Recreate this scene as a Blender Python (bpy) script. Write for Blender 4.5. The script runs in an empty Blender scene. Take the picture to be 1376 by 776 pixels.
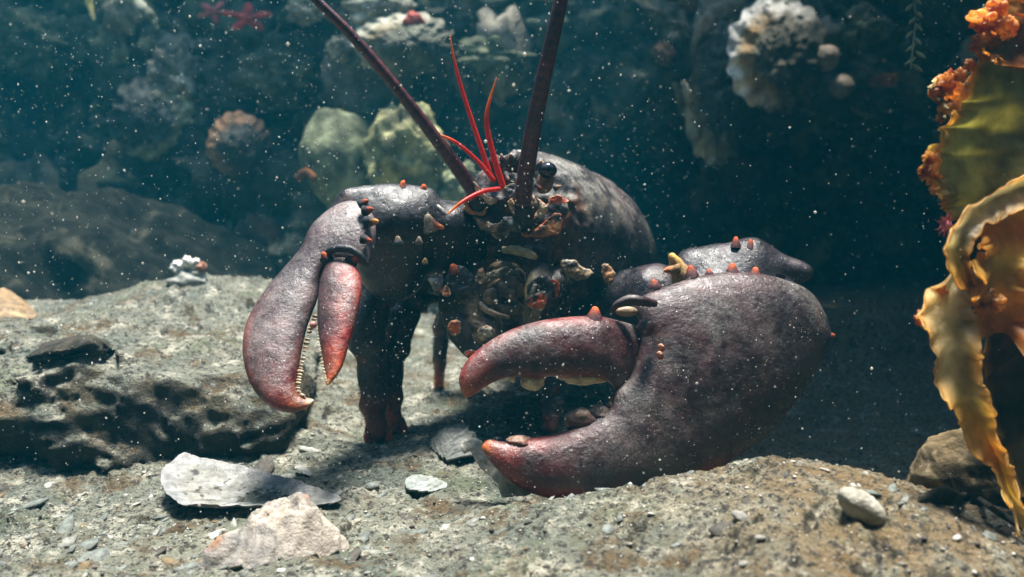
import bpy, math, random
import numpy as np
from mathutils import Vector, Matrix

# ------------------------------------------------------------------ camera, light, exposure
PITCH = math.radians(8.0)
CAM_Z = 0.19
FPX = 1100.0
CP, SP = math.cos(PITCH), math.sin(PITCH)
C = bpy.context.scene.collection
sc = bpy.context.scene
cam_d = bpy.data.cameras.new('camera')
cam_d.sensor_width = 36.0
cam_d.lens = 36.0 * FPX / 1376.0
cam_d.clip_start = 0.01
cam_d.clip_end = 50
cam_d.dof.use_dof = True
cam_d.dof.focus_distance = 0.49
cam_d.dof.aperture_fstop = 7.0
cam = bpy.data.objects.new('camera', cam_d)
cam.location = (0, 0, CAM_Z)
cam.rotation_euler = (math.radians(90) - PITCH, 0, 0)
C.objects.link(cam)
sc.camera = cam

SUN_TO = Vector((0.03, 0.13, 0.99)).normalized()
SUN_EL = math.asin(SUN_TO.z)
SUN_AZ = math.atan2(SUN_TO.x, SUN_TO.y)
w = bpy.data.worlds.new('World')
sc.world = w
w.use_nodes = True
wn = w.node_tree
for n in list(wn.nodes):
    wn.nodes.remove(n)
sky = wn.nodes.new('ShaderNodeTexSky')
sky.sky_type = 'NISHITA'
sky.sun_disc = False
sky.sun_elevation = SUN_EL
sky.sun_rotation = SUN_AZ
bg = wn.nodes.new('ShaderNodeBackground')
bg.inputs['Strength'].default_value = 0.125
wo = wn.nodes.new('ShaderNodeOutputWorld')
wn.links.new(sky.outputs[0], bg.inputs[0])
wn.links.new(bg.outputs[0], wo.inputs[0])
sl = bpy.data.lights.new('sun', 'SUN')
sl.energy = 4.5
sl.angle = math.radians(14.0)
sl.color = (1.0, 0.95, 0.87)
so = bpy.data.objects.new('sun', sl)
so.rotation_euler = SUN_TO.to_track_quat('Z', 'Y').to_euler()
so.location = (0, 0, 2)
C.objects.link(so)
sc.view_settings.view_transform = 'Standard'
sc.view_settings.look = 'None'
sc.view_settings.exposure = 2.0
sc.view_settings.gamma = 1.0
sc.cycles.use_denoising = True
sc.cycles.max_bounces = 6
sc.cycles.volume_bounces = 2
sc.cycles.sample_clamp_indirect = 4.0
sc.cycles.caustics_reflective = False
sc.cycles.caustics_refractive = False

rng = np.random.default_rng(7)
random.seed(7)

# ------------------------------------------------------------------ pixel helpers
def pix(px, py, d):
    """photo pixel and depth along the view axis -> world point(s)"""
    px = np.asarray(px, float); py = np.asarray(py, float); d = np.asarray(d, float)
    cx = (px - 688.0) / FPX * d
    cy = -(py - 388.0) / FPX * d
    return np.stack(np.broadcast_arrays(cx, d * CP + cy * SP, CAM_Z - d * SP + cy * CP), -1)

# ------------------------------------------------------------------ noise
def _hash(ix, iy, iz, seed):
    h = (ix.astype(np.int64) * 374761393 + iy.astype(np.int64) * 668265263 + iz.astype(np.int64) * 2147483647 // 3 + seed * 974634777)
    h = (h ^ (h >> 13)) * 1274126177
    h = h & 0xffffffff
    h = (h ^ (h >> 16)) * 2246822519 & 0xffffffff
    h = h ^ (h >> 13)
    return (h & 0xffffff) / float(0xffffff)

def vnoise(P, seed=0):
    P = np.asarray(P, float)
    I = np.floor(P); Fr = P - I
    I = I.astype(np.int64)
    u = Fr * Fr * Fr * (Fr * (Fr * 6 - 15) + 10)
    out = 0
    for dx in (0, 1):
        wx = u[..., 0] if dx else 1 - u[..., 0]
        for dy in (0, 1):
            wy = u[..., 1] if dy else 1 - u[..., 1]
            for dz in (0, 1):
                wz = u[..., 2] if dz else 1 - u[..., 2]
                out = out + wx * wy * wz * _hash(I[..., 0] + dx, I[..., 1] + dy, I[..., 2] + dz, seed)
    return out * 2 - 1

def fbm(P, freq, octaves=4, gain=0.5, seed=0, ridge=False):
    P = np.asarray(P, float) * freq
    a, s, tot = 1.0, 0.0, 0.0
    for o in range(octaves):
        n = vnoise(P + 17.3 * o, seed + o)
        if ridge:
            n = 1 - 2 * np.abs(n)
        s = s + a * n
        tot += a
        a *= gain
        P = P * 2.03
    return s / tot

def sstep(a, b, x):
    t = np.clip((np.asarray(x, float) - a) / (b - a), 0, 1)
    return t * t * (3 - 2 * t)

# ------------------------------------------------------------------ mesh helpers
WL = {}
def mesh_data(name, V, F, mat=None, cols=None, smooth=True):
    V = np.asarray(V, np.float32)
    me = bpy.data.meshes.new(name)
    if isinstance(F, np.ndarray):
        k = F.shape[1]
        nf = len(F)
        me.vertices.add(len(V)); me.vertices.foreach_set('co', V.ravel())
        me.loops.add(nf * k); me.loops.foreach_set('vertex_index', F.ravel().astype(np.int32))
        me.polygons.add(nf); me.polygons.foreach_set('loop_start', np.arange(nf, dtype=np.int32) * k)
        me.update(calc_edges=True)
    else:
        me.from_pydata(V.tolist(), [], F)
    if smooth:
        me.polygons.foreach_set('use_smooth', np.ones(len(me.polygons), bool))
    if cols is not None:
        a = me.color_attributes.new('Col', 'FLOAT_COLOR', 'POINT')
        c4 = np.ones((len(V), 4), np.float32)
        c4[:, :3] = cols
        a.data.foreach_set('color', c4.ravel())
    if mat is not None:
        me.materials.append(mat)
    me.validate()
    me.update()
    return me

def mk(name, V, F, mat, parent=None, cols=None, smooth=True, label=None, cat=None, group=None, kind=None, base=False):
    V = np.asarray(V, float)
    c = V.mean(0)
    if base:
        c[2] = V[:, 2].min()
    me = mesh_data(name, V - c, F, mat, cols, smooth)
    o = bpy.data.objects.new(name, me)
    C.objects.link(o)
    WL[o.name] = c
    if parent is not None:
        o.parent = parent
        o.location = c - WL[parent.name]
    else:
        o.location = c
    tag(o, label, cat, group, kind)
    return o

def tag(o, label=None, cat=None, group=None, kind=None):
    if label: o['label'] = label
    if cat: o['category'] = cat
    if group: o['group'] = group
    if kind: o['kind'] = kind
    return o

def thing(name, label, cat, loc, group=None):
    o = bpy.data.objects.new(name, None)
    o.empty_display_size = 0.02
    C.objects.link(o)
    o.location = loc
    WL[o.name] = np.asarray(loc, float)
    return tag(o, label, cat, group)

def grid_faces(nu, nv, wrap_u=False, wrap_v=False):
    iu = np.arange(nu if wrap_u else nu - 1); iv = np.arange(nv if wrap_v else nv - 1)
    a, b = np.meshgrid(iu, iv, indexing='ij')
    a = a.ravel(); b = b.ravel()
    a1 = (a + 1) % nu; b1 = (b + 1) % nv
    return np.stack([a * nv + b, a1 * nv + b, a1 * nv + b1, a * nv + b1], -1)

def spline(pts, n):
    """Catmull-Rom through points (any dim), n samples"""
    P = np.asarray(pts, float)
    Q = np.vstack([2 * P[0] - P[1], P, 2 * P[-1] - P[-2]])
    t = np.linspace(0, len(P) - 1 - 1e-9, n)
    i = t.astype(int); f = (t - i)[:, None]
    p0, p1, p2, p3 = Q[i], Q[i + 1], Q[i + 2], Q[i + 3]
    return 0.5 * (2 * p1 + (p2 - p0) * f + (2 * p0 - 5 * p1 + 4 * p2 - p3) * f ** 2 + (3 * p1 - p0 - 3 * p2 + p3) * f ** 3)

def closed_spline(pts, per=6):
    P = np.asarray(pts, float)
    n = len(P)
    out = []
    for i in range(n):
        p0, p1, p2, p3 = P[i - 1], P[i], P[(i + 1) % n], P[(i + 2) % n]
        for k in range(per):
            f = k / per
            out.append(0.5 * (2 * p1 + (p2 - p0) * f + (2 * p0 - 5 * p1 + 4 * p2 - p3) * f ** 2 + (3 * p1 - p0 - 3 * p2 + p3) * f ** 3))
    return np.array(out)

def tube_vf(pts, rad, n=24, seg=12, flat=1.0, up=(0, 1, 0.1), cap=True, wob=0.0, seed=0):
    """tapered tube along spline; pts world (k,3), rad (k,); flat = second axis ratio"""
    S = spline(np.column_stack([np.asarray(pts, float), np.asarray(rad, float)]), n)
    P, R = S[:, :3], np.maximum(S[:, 3], 1e-5)
    T = np.gradient(P, axis=0)
    T /= np.linalg.norm(T, axis=1, keepdims=True) + 1e-12
    if cap:   # rounded ends
        e0 = [P[0] - T[0] * R[0] * 0.55, P[0] - T[0] * R[0] * 0.35]
        e1 = [P[-1] + T[-1] * R[-1] * 0.35, P[-1] + T[-1] * R[-1] * 0.55]
        P = np.vstack([e0, P, e1])
        R = np.concatenate([[R[0] * 0.04, R[0] * 0.72], R, [R[-1] * 0.72, R[-1] * 0.04]])
        T = np.vstack([T[:1], T[:1], T, T[-1:], T[-1:]])
    up = np.asarray(up, float)
    A = np.cross(T, up); A /= np.linalg.norm(A, axis=1, keepdims=True) + 1e-12
    B = np.cross(T, A)
    th = np.linspace(0, 2 * np.pi, seg, endpoint=False)
    V = P[:, None] + R[:, None, None] * (A[:, None] * np.cos(th)[None, :, None] + flat * B[:, None] * np.sin(th)[None, :, None])
    if wob:
        V = V + (wob * R)[:, None, None] * np.stack([fbm(V, 1.0 / (R.mean() * 1.6), 2, seed=seed + k) for k in range(3)], -1)
    tt = np.repeat(np.linspace(0, 1, len(P)), seg)
    return V.reshape(-1, 3), grid_faces(len(P), seg, wrap_v=True), tt

def blob_vf(c, r, nu=24, nv=16, amp=0.15, freq=1.5, seed=0, rot=None, oct=3, ridge=False):
    """noisy ellipsoid in metres"""
    th = np.linspace(0, 2 * np.pi, nu, endpoint=False)
    ph = np.linspace(0.02, np.pi - 0.02, nv)
    T, Ph = np.meshgrid(th, ph, indexing='ij')
    D = np.stack([np.cos(T) * np.sin(Ph), np.sin(T) * np.sin(Ph), np.cos(Ph)], -1)
    s = 1 + amp * fbm(D + seed * 3.1, freq, oct, seed=seed, ridge=ridge)
    V = D * s[..., None] * np.asarray(r, float)
    V = V.reshape(-1, 3)
    if rot is not None:
        V = V @ np.array(Matrix(rot) if not hasattr(rot, 'to_matrix') else rot.to_matrix()).T[:3, :3]
    return V + np.asarray(c, float), grid_faces(nu, nv, wrap_u=True)

def join(parts):
    Vs, Fs, k = [], [], 0
    for V, F in parts:
        Vs.append(V); Fs.append(np.asarray(F) + k); k += len(V)
    return np.vstack(Vs), np.vstack(Fs)

def surfnet(G):
    s = G < 0
    nx, ny, nz = G.shape
    def sub(A, o): return A[o[0]:nx - 1 + o[0], o[1]:ny - 1 + o[1], o[2]:nz - 1 + o[2]]
    corners = [(i, j, k) for i in (0, 1) for j in (0, 1) for k in (0, 1)]
    cnt = np.zeros((nx - 1, ny - 1, nz - 1), np.int8)
    for c in corners: cnt += sub(s, c)
    m = (cnt > 0) & (cnt < 8)
    idx = np.argwhere(m)
    ids = -np.ones(m.shape, np.int64); ids[m] = np.arange(len(idx))
    pos = np.zeros((len(idx), 3)); num = np.zeros(len(idx))
    for a in corners:
        for ax in range(3):
            if a[ax]: continue
            b = list(a); b[ax] = 1
            fa = G[idx[:, 0] + a[0], idx[:, 1] + a[1], idx[:, 2] + a[2]]
            fb = G[idx[:, 0] + b[0], idx[:, 1] + b[1], idx[:, 2] + b[2]]
            cr = (fa < 0) != (fb < 0)
            t = np.where(cr, fa / np.where(cr, fa - fb, 1), 0)
            p = np.tile(np.array(a, float), (len(idx), 1)); p[:, ax] += t
            pos += p * cr[:, None]; num += cr
    V = idx + pos / num[:, None]
    Fs = []
    for ax in range(3):
        o1, o2 = [(1, 2), (2, 0), (0, 1)][ax]
        lo = [slice(None)] * 3; hi = [slice(None)] * 3
        lo[ax] = slice(0, -1); hi[ax] = slice(1, None)
        d = s[tuple(lo)] != s[tuple(hi)]
        e = np.argwhere(d)
        ok = (e[:, o1] > 0) & (e[:, o2] > 0) & (e[:, o1] < G.shape[o1] - 1) & (e[:, o2] < G.shape[o2] - 1)
        e = e[ok]
        fl = s[e[:, 0], e[:, 1], e[:, 2]]
        q = []
        for (u, v) in ((-1, -1), (0, -1), (0, 0), (-1, 0)):
            f = e.copy(); f[:, o1] += u; f[:, o2] += v
            q.append(ids[f[:, 0], f[:, 1], f[:, 2]])
        q = np.stack(q, -1)
        q[~fl] = q[~fl][:, ::-1]
        Fs.append(q)
    return V, np.vstack(Fs)

def poly_sd(poly, X, Y):
    """signed distance, positive inside"""
    a = poly; b = np.roll(poly, -1, 0)
    d2 = np.full(X.shape, 1e18); inside = np.zeros(X.shape, bool)
    for (ax, ay), (bx, by) in zip(a, b):
        ex, ey = bx - ax, by - ay
        t = np.clip(((X - ax) * ex + (Y - ay) * ey) / (ex * ex + ey * ey + 1e-12), 0, 1)
        d2 = np.minimum(d2, (X - ax - t * ex) ** 2 + (Y - ay - t * ey) ** 2)
        c = (ay > Y) != (by > Y)
        inside ^= c & (X < ex * (Y - ay) / (ey if abs(ey) > 1e-12 else 1e-12) + ax)
    return np.where(inside, 1, -1) * np.sqrt(d2)

def inflate(outline, depth_fn, step=2.2, thick=1.0, back=1.0, lump=0.05, seed=0, per=5, mpp=0.00045):
    """solid inflated from a closed outline (photo pixels); the half thickness follows the local width"""
    poly = closed_spline(outline, per)
    x0, y0 = poly.min(0) - 4 * step; x1, y1 = poly.max(0) + 4 * step
    xs = np.arange(x0, x1, step); ys = np.arange(y0, y1, step)
    X, Y = np.meshgrid(xs, ys, indexing='ij')
    sd = poly_sd(poly, X, Y)
    M = sd > 0
    phi = np.maximum(sd, 0) ** 1.5 * 2
    for it in range(int(min(1400, 60 + 0.16 * M.sum()))):
        p = np.zeros_like(phi)
        p[1:-1, 1:-1] = 0.25 * (phi[2:, 1:-1] + phi[:-2, 1:-1] + phi[1:-1, 2:] + phi[1:-1, :-2] + step * step)
        phi = np.where(M, p, 0)
    good = sd > 1.6 * step
    ratio = np.where(good, phi / np.maximum(sd, 1e-6), 0); wgt = good.astype(float)
    for it in range(8):
        rs = np.zeros_like(ratio); ws = np.zeros_like(wgt)
        for ddx in (-1, 0, 1):
            for ddy in (-1, 0, 1):
                rs += np.roll(np.roll(ratio * wgt, ddx, 0), ddy, 1); ws += np.roll(np.roll(wgt, ddx, 0), ddy, 1)
        fill = (wgt == 0) & (ws > 0)
        ratio = np.where(fill, rs / np.maximum(ws, 1e-9), ratio); wgt = np.where(fill, 1.0, wgt)
    ratio = np.where(wgt > 0, ratio, np.median(ratio[good]))
    phi = np.where(sd > 1.6 * step, phi, ratio * sd)
    if lump:
        L = fbm(np.stack([X, Y, X * 0], -1), 1 / 46.0, 3, seed=seed)
        phi = np.where(phi > 0, phi * (1 + lump * 2 * L), phi)
    H = math.sqrt(max(phi.max(), 1)) * thick * max(1, back) * 1.12 + 4 * step
    ws_ = np.arange(-H, H + step, step)
    Wn = ws_ / thick
    Wn = np.where(Wn > 0, Wn / back, Wn)
    Gd = Wn[None, None, :] ** 2 - phi[:, :, None]
    V, F = surfnet(Gd)
    px = x0 + V[:, 0] * step; py = y0 + V[:, 1] * step; ww = (ws_[0] + V[:, 2] * step) * mpp
    P = pix(px, py, depth_fn(px, py) + ww)
    sdv = sd[np.clip(V[:, 0].round().astype(int), 0, len(xs) - 1), np.clip(V[:, 1].round().astype(int), 0, len(ys) - 1)]
    return P, F, px, py, sdv

# ------------------------------------------------------------------ materials
def nodes(mat):
    mat.use_nodes = True
    nt = mat.node_tree
    return nt, nt.nodes['Principled BSDF'], nt.nodes['Material Output']

class NT:
    def __init__(s, name):
        s.m = bpy.data.materials.new(name)
        s.nt, s.p, s.o = nodes(s.m)
    def n(s, t, **k):
        x = s.nt.nodes.new(t)
        for a, v in k.items():
            setattr(x, a, v)
        return x
    def l(s, a, b): s.nt.links.new(a, b)
    def noise(s, scale, detail=4, rough=0.55, vec=None, dist=0.0):
        x = s.n('ShaderNodeTexNoise'); x.inputs['Scale'].default_value = scale; x.inputs['Detail'].default_value = detail
        x.inputs['Roughness'].default_value = rough; x.inputs['Distortion'].default_value = dist
        s.l(vec if vec is not None else s.geo('Position'), x.inputs['Vector'])
        return x.outputs['Fac']
    def geo(s, out):
        if not hasattr(s, '_g'): s._g = s.n('ShaderNodeNewGeometry')
        return s._g.outputs[out]
    def voro(s, scale, feature='F1', out='Distance'):
        x = s.n('ShaderNodeTexVoronoi', feature=feature); x.inputs['Scale'].default_value = scale
        s.l(s.geo('Position'), x.inputs['Vector'])
        return x.outputs[out]
    def ramp(s, fac, lo, hi, a=0.0, b=1.0):
        x = s.n('ShaderNodeMapRange', interpolation_type='SMOOTHSTEP'); x.inputs[1].default_value = lo; x.inputs[2].default_value = hi
        x.inputs[3].default_value = a; x.inputs[4].default_value = b
        s.l(fac, x.inputs[0])
        return x.outputs[0]
    def math(s, op, a, b):
        x = s.n('ShaderNodeMath', operation=op)
        for i, v in enumerate((a, b)):
            if isinstance(v, (int, float)): x.inputs[i].default_value = v
            else: s.l(v, x.inputs[i])
        return x.outputs[0]
    def mix(s, fac, a, b, mode='MIX'):
        x = s.n('ShaderNodeMix', data_type='RGBA', blend_type=mode)
        for i, v in ((0, fac), (6, a), (7, b)):
            if isinstance(v, (int, float)): x.inputs[i].default_value = v
            elif isinstance(v, tuple): x.inputs[i].default_value = (*v, 1)
            else: s.l(v, x.inputs[i])
        return x.outputs[2]
    def col(s):
        x = s.n('ShaderNodeAttribute', attribute_name='Col')
        return x.outputs['Color']
    def bump(s, h, strength=0.3, dist=0.001, normal=None):
        x = s.n('ShaderNodeBump'); x.inputs['Strength'].default_value = strength; x.inputs['Distance'].default_value = dist
        s.l(h, x.inputs['Height'])
        if normal is not None: s.l(normal, x.inputs['Normal'])
        return x.outputs['Normal']
    def set(s, color=None, rough=None, normal=None, spec=None):
        for k, v in (('Base Color', color), ('Roughness', rough), ('Normal', normal), ('Specular IOR Level', spec)):
            if v is None: continue
            if isinstance(v, (int, float)): s.p.inputs[k].default_value = v
            elif isinstance(v, tuple): s.p.inputs[k].default_value = (*v, 1)
            else: s.l(v, s.p.inputs[k])
        return s.m
    def upz(s):
        x = s.n('ShaderNodeSeparateXYZ'); s.l(s.geo('Normal'), x.inputs[0])
        return x.outputs['Z']

def mat_shell(name, dust_toplight=0.5, speck=0.8, rough=0.5, dust_toplight_col=(0.33, 0.32, 0.295)):
    s = NT(name)
    c = s.col()
    c = s.mix(s.ramp(s.noise(19, 6, 0.68), 0.43, 0.57), s.mix(1.0, c, (0.34, 0.33, 0.38), 'MULTIPLY'), c)
    c = s.mix(s.ramp(s.noise(60, 5, 0.65), 0.32, 0.68), s.mix(1.0, c, (0.55, 0.5, 0.52), 'MULTIPLY'), s.mix(1.0, c, (1.35, 1.28, 1.22), 'MULTIPLY'))
    c = s.mix(s.ramp(s.noise(700, 3, 0.6), 0.35, 0.65), s.mix(1.0, c, (0.6, 0.6, 0.6), 'MULTIPLY'), c)
    # powdery silt on what faces up, also painting in light on the tops
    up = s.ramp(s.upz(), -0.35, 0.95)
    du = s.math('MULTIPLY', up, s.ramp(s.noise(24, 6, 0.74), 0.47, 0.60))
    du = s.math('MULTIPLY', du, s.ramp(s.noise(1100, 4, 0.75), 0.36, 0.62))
    c = s.mix(s.math('MULTIPLY', du, dust_toplight), c, dust_toplight_col)
    sp = s.math('MULTIPLY', s.ramp(s.voro(620), 0.10, 0.17, 1, 0), s.ramp(s.noise(45, 4), 0.50, 0.62))
    c = s.mix(s.math('MULTIPLY', sp, speck), c, (0.66, 0.63, 0.58))
    sp2 = s.math('MULTIPLY', s.ramp(s.voro(240), 0.07, 0.11, 1, 0), s.ramp(s.noise(90, 2), 0.52, 0.60))
    c = s.mix(s.math('MULTIPLY', sp2, speck), c, (0.75, 0.72, 0.66))
    # worn spots, pits and scrapes
    pit = s.math('MULTIPLY', s.ramp(s.voro(150), 0.10, 0.22, 1, 0), s.ramp(s.noise(33, 3), 0.47, 0.58))
    c = s.mix(s.math('MULTIPLY', pit, 0.75), c, (0.016, 0.012, 0.012))
    mp = s.n('ShaderNodeMapping'); s.l(s.geo('Position'), mp.inputs[0]); mp.inputs['Rotation'].default_value = (0.4, 0.7, 0.5); mp.inputs['Scale'].default_value = (1, 9, 9)
    scr = s.math('MULTIPLY', s.ramp(s.noise(85, 2, 0.5, vec=mp.outputs[0]), 0.66, 0.70), s.ramp(s.noise(20, 2), 0.45, 0.6))
    c = s.mix(s.math('MULTIPLY', scr, 0.45), c, (0.30, 0.26, 0.24))
    blot = s.ramp(s.noise(30, 4, 0.6, dist=0.5), 0.60, 0.70)
    c = s.mix(s.math('MULTIPLY', blot, 0.18), c, (0.15, 0.055, 0.03))
    h = s.math('ADD', s.math('MULTIPLY', s.noise(420, 5, 0.7), 1.0), s.math('MULTIPLY', s.noise(110, 3, 0.5), 1.5))
    h = s.math('SUBTRACT', h, s.math('MULTIPLY', pit, 0.3))
    nb = s.bump(h, 0.55, 0.0011)
    r = s.ramp(s.noise(200, 3), 0.3, 0.7, rough - 0.12, rough + 0.16)
    s.set(c, r, nb, 0.5)
    return s.m

def mat_ground(name):
    s = NT(name)
    silt = s.mix(s.ramp(s.noise(9, 5, 0.6), 0.35, 0.65), (0.125, 0.15, 0.122), (0.26, 0.262, 0.20))
    silt = s.mix(s.math('MULTIPLY', s.ramp(s.noise(14, 5, 0.65), 0.50, 0.66), 0.6), silt, (0.12, 0.145, 0.075))
    silt = s.mix(s.ramp(s.noise(48, 6, 0.7), 0.48, 0.68), silt, (0.56, 0.54, 0.43))
    silt = s.mix(s.ramp(s.noise(30, 6, 0.65, dist=0.6), 0.50, 0.66), silt, (0.13, 0.09, 0.042))
    xs = s.n('ShaderNodeSeparateXYZ'); s.l(s.geo('Position'), xs.inputs[0])
    # the boulder on one side carries a rusty brown crust
    rust = s.math('MULTIPLY', s.ramp(xs.outputs['X'], 0.02, 0.16), s.ramp(s.noise(40, 6, 0.7), 0.30, 0.56))
    silt = s.mix(s.math('MULTIPLY', rust, 0.85), silt, (0.22, 0.145, 0.06))
    silt = s.mix(s.ramp(s.noise(260, 4, 0.7), 0.49, 0.62), silt, (0.045, 0.042, 0.034))
    silt = s.mix(s.math('MULTIPLY', s.ramp(s.voro(360), 0.12, 0.2, 1, 0), s.ramp(s.noise(140, 2), 0.46, 0.56)), silt, (0.58, 0.56, 0.48))
    rock = s.mix(s.ramp(s.noise(36, 6, 0.65), 0.4, 0.68), (0.025, 0.024, 0.018), (0.09, 0.075, 0.04))
    rock = s.mix(s.ramp(s.noise(22, 4, 0.6), 0.62, 0.76), rock, (0.19, 0.15, 0.06))
    z = s.math('ADD', s.upz(), s.math('MULTIPLY', s.math('SUBTRACT', s.noise(70, 4, 0.6), 0.5), 0.35))
    c = s.mix(s.ramp(z, 0.42, 0.78), rock, silt)
    h = s.math('ADD', s.noise(420, 5, 0.7), s.math('MULTIPLY', s.noise(130, 4, 0.6), 1.3))
    s.set(c, s.ramp(s.noise(150, 3), 0.3, 0.7, 0.6, 0.95), s.bump(h, 1.0, 0.0055), 0.35)
    return s.m

def mat_rock(name, a, b, cpatch, bscale=24, patch=0.55, bump=0.6):
    s = NT(name)
    c = s.mix(s.ramp(s.noise(bscale, 6, 0.65), 0.36, 0.66), a, b)
    c = s.mix(s.ramp(s.noise(bscale * 0.6, 5, 0.6, dist=0.8), patch, patch + 0.13), c, cpatch)
    h = s.noise(bscale * 5, 6, 0.7)
    s.set(c, 0.9, s.bump(h, bump, 0.008), 0.12)
    return s.m

def mat_plain(name, c1, c2, scale=60, rough=0.6, bump=0.3, trans=0.0, spec=0.4, bd=0.0015):
    s = NT(name)
    c = s.mix(s.ramp(s.noise(scale, 5, 0.6), 0.35, 0.65), c1, c2)
    s.set(c, rough, s.bump(s.noise(scale * 4, 4, 0.6), bump, bd), spec)
    if trans:
        t = s.n('ShaderNodeBsdfTranslucent'); s.l(c, t.inputs[0])
        m = s.n('ShaderNodeMixShader'); m.inputs[0].default_value = trans
        s.l(s.p.outputs[0], m.inputs[1]); s.l(t.outputs[0], m.inputs[2]); s.l(m.outputs[0], s.o.inputs[0])
    return s.m

def mat_vc(name, scale=80, rough=0.5, bump=0.3, trans=0.0, spec=0.4, var=0.35, bd=0.0012):
    s = NT(name)
    c = s.col()
    c = s.mix(s.ramp(s.noise(scale, 5, 0.6), 0.32, 0.68), s.mix(1.0, c, (1 - var, 1 - var, 1 - var), 'MULTIPLY'), s.mix(1.0, c, (1 + var, 1 + var, 1 + var), 'MULTIPLY'))
    s.set(c, rough, s.bump(s.noise(scale * 4, 4, 0.6), bump, bd), spec)
    if trans:
        t = s.n('ShaderNodeBsdfTranslucent'); s.l(c, t.inputs[0])
        m = s.n('ShaderNodeMixShader'); m.inputs[0].default_value = trans
        s.l(s.p.outputs[0], m.inputs[1]); s.l(t.outputs[0], m.inputs[2]); s.l(m.outputs[0], s.o.inputs[0])
    return s.m

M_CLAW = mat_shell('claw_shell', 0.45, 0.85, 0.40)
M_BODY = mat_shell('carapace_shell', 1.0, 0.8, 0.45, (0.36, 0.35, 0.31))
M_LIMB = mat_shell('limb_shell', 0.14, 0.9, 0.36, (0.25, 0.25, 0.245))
M_HORN = mat_vc('spine_horn', 300, 0.6, 0.6, 0.0, 0.3)
M_TOOTH = mat_vc('tooth_enamel', 250, 0.35, 0.25, 0.1, 0.5)
M_SOFT = mat_vc('mouthpart_skin', 140, 0.45, 0.45, 0.12, 0.45)
M_ANT = mat_vc('antenna_shell', 400, 0.35, 0.35, 0.0, 0.5)
M_RED = mat_vc('antennule_red', 300, 0.4, 0.2, 0.35, 0.4, 0.15)
M_EYE = mat_plain('eye_black', (0.006, 0.007, 0.008), (0.012, 0.012, 0.014), 400, 0.12, 0.02, 0, 0.6)
M_BRISTLE = mat_plain('bristle', (0.10, 0.08, 0.06), (0.20, 0.15, 0.10), 100, 0.7, 0.1, 0.3)
M_GROUND = mat_ground('silty_seabed')
M_WALL = mat_rock('wall_rock', (0.04, 0.052, 0.044), (0.16, 0.165, 0.11), (0.36, 0.33, 0.22), 17, 0.54, 1.0)
M_STONE = mat_rock('dark_stone', (0.03, 0.03, 0.026), (0.075, 0.066, 0.05), (0.15, 0.13, 0.10), 60, 0.62)

# ------------------------------------------------------------------ seabed
def ground_z(x, y, fine=True):
    x = np.asarray(x, float); y = np.asarray(y, float)
    P = np.stack(np.broadcast_arrays(x, y, 0 * x), -1)
    n1 = fbm(P, 5.0, 3, 0.5, 11)
    z = 0.009 * n1
    # ledge beside the cutter claw: a plateau with a steep broken front
    ye = 0.575 + 0.010 * fbm(P, 9.0, 3, 0.55, 21) - 0.02 * sstep(-0.22, -0.14, x) - 0.05 * sstep(-0.36, -0.6, x)
    hx = sstep(-0.10, -0.26, x + 0.02 * n1) * (0.044 + 0.036 * sstep(0.55, 0.85, y) * np.exp(-((x + 0.31) / 0.15) ** 2) + 0.006 * n1)
    front = 0.72 * sstep(0.0, 0.010, y - ye) + 0.28 * sstep(0.0, 0.05, y - ye - 0.012)
    back = 1 - 0.75 * sstep(0.86, 0.97, y + 0.03 * n1)
    z = z + hx * front * back
    # ground climbs a little away from the ledge foot
    z = z - 0.012 * sstep(-0.08, -0.30, x) * sstep(0.60, 0.50, y) * sstep(0.36, 0.46, y)
    # boulder back on the other side
    sx = np.where(x > 0.145, 0.105, 0.15)
    sy = np.where(y > 0.405, 0.040, 0.20)
    e = ((x - 0.145) / sx) ** 2 + ((y - 0.405) / sy) ** 2
    z = z + 0.040 * np.exp(-e)
    z = z + 0.085 * np.exp(-((y - 1.03) / 0.07) ** 2) * sstep(0.10, 0.2, x)
    # hollow behind it
    z = z - 0.060 * sstep(0.095, 0.15, x) * sstep(0.445, 0.52, y) * sstep(1.3, 1.0, y)
    if fine:
        steep = hx * (sstep(0.0, 0.02, y - ye + 0.004) * sstep(0.075, 0.03, y - ye)) / 0.05
        z = z + 0.006 * steep * fbm(P * np.array([1, 1.7, 1]), 26, 4, 0.55, 31, ridge=True)
        # streaks and crusts
        ca, sa = math.cos(0.5), math.sin(0.5)
        Q = np.stack([(ca * x + sa * y) * 0.55, (-sa * x + ca * y) * 1.7, 0 * x], -1)
        st = fbm(Q, 30, 5, 0.6, 41, ridge=True)
        left = sstep(-0.02, -0.16, x)
        rough = np.clip(0.5 + 1.1 * fbm(P, 7.0, 2, 0.5, 43), 0.15, 1.2)
        z = z + 0.0068 * st * (0.25 + 0.75 * left) * (0.45 + 0.6 * sstep(0.55, 0.36, y)) * rough
        z = z + 0.0085 * fbm(P, 17, 4, 0.5, 44)
        z = z + 0.0042 * rough * fbm(P, 75, 4, 0.6, 51)
        lump = np.maximum(fbm(P, 120, 2, 0.5, 61) - 0.22, 0)
        z = z + 0.0065 * lump * rough
        pit = np.maximum(fbm(P, 70, 3, 0.6, 71) - 0.36, 0)
        z = z - 0.022 * pit
        z = z + 0.0016 * fbm(P, 260, 2, 0.6, 81)
    return z

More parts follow.
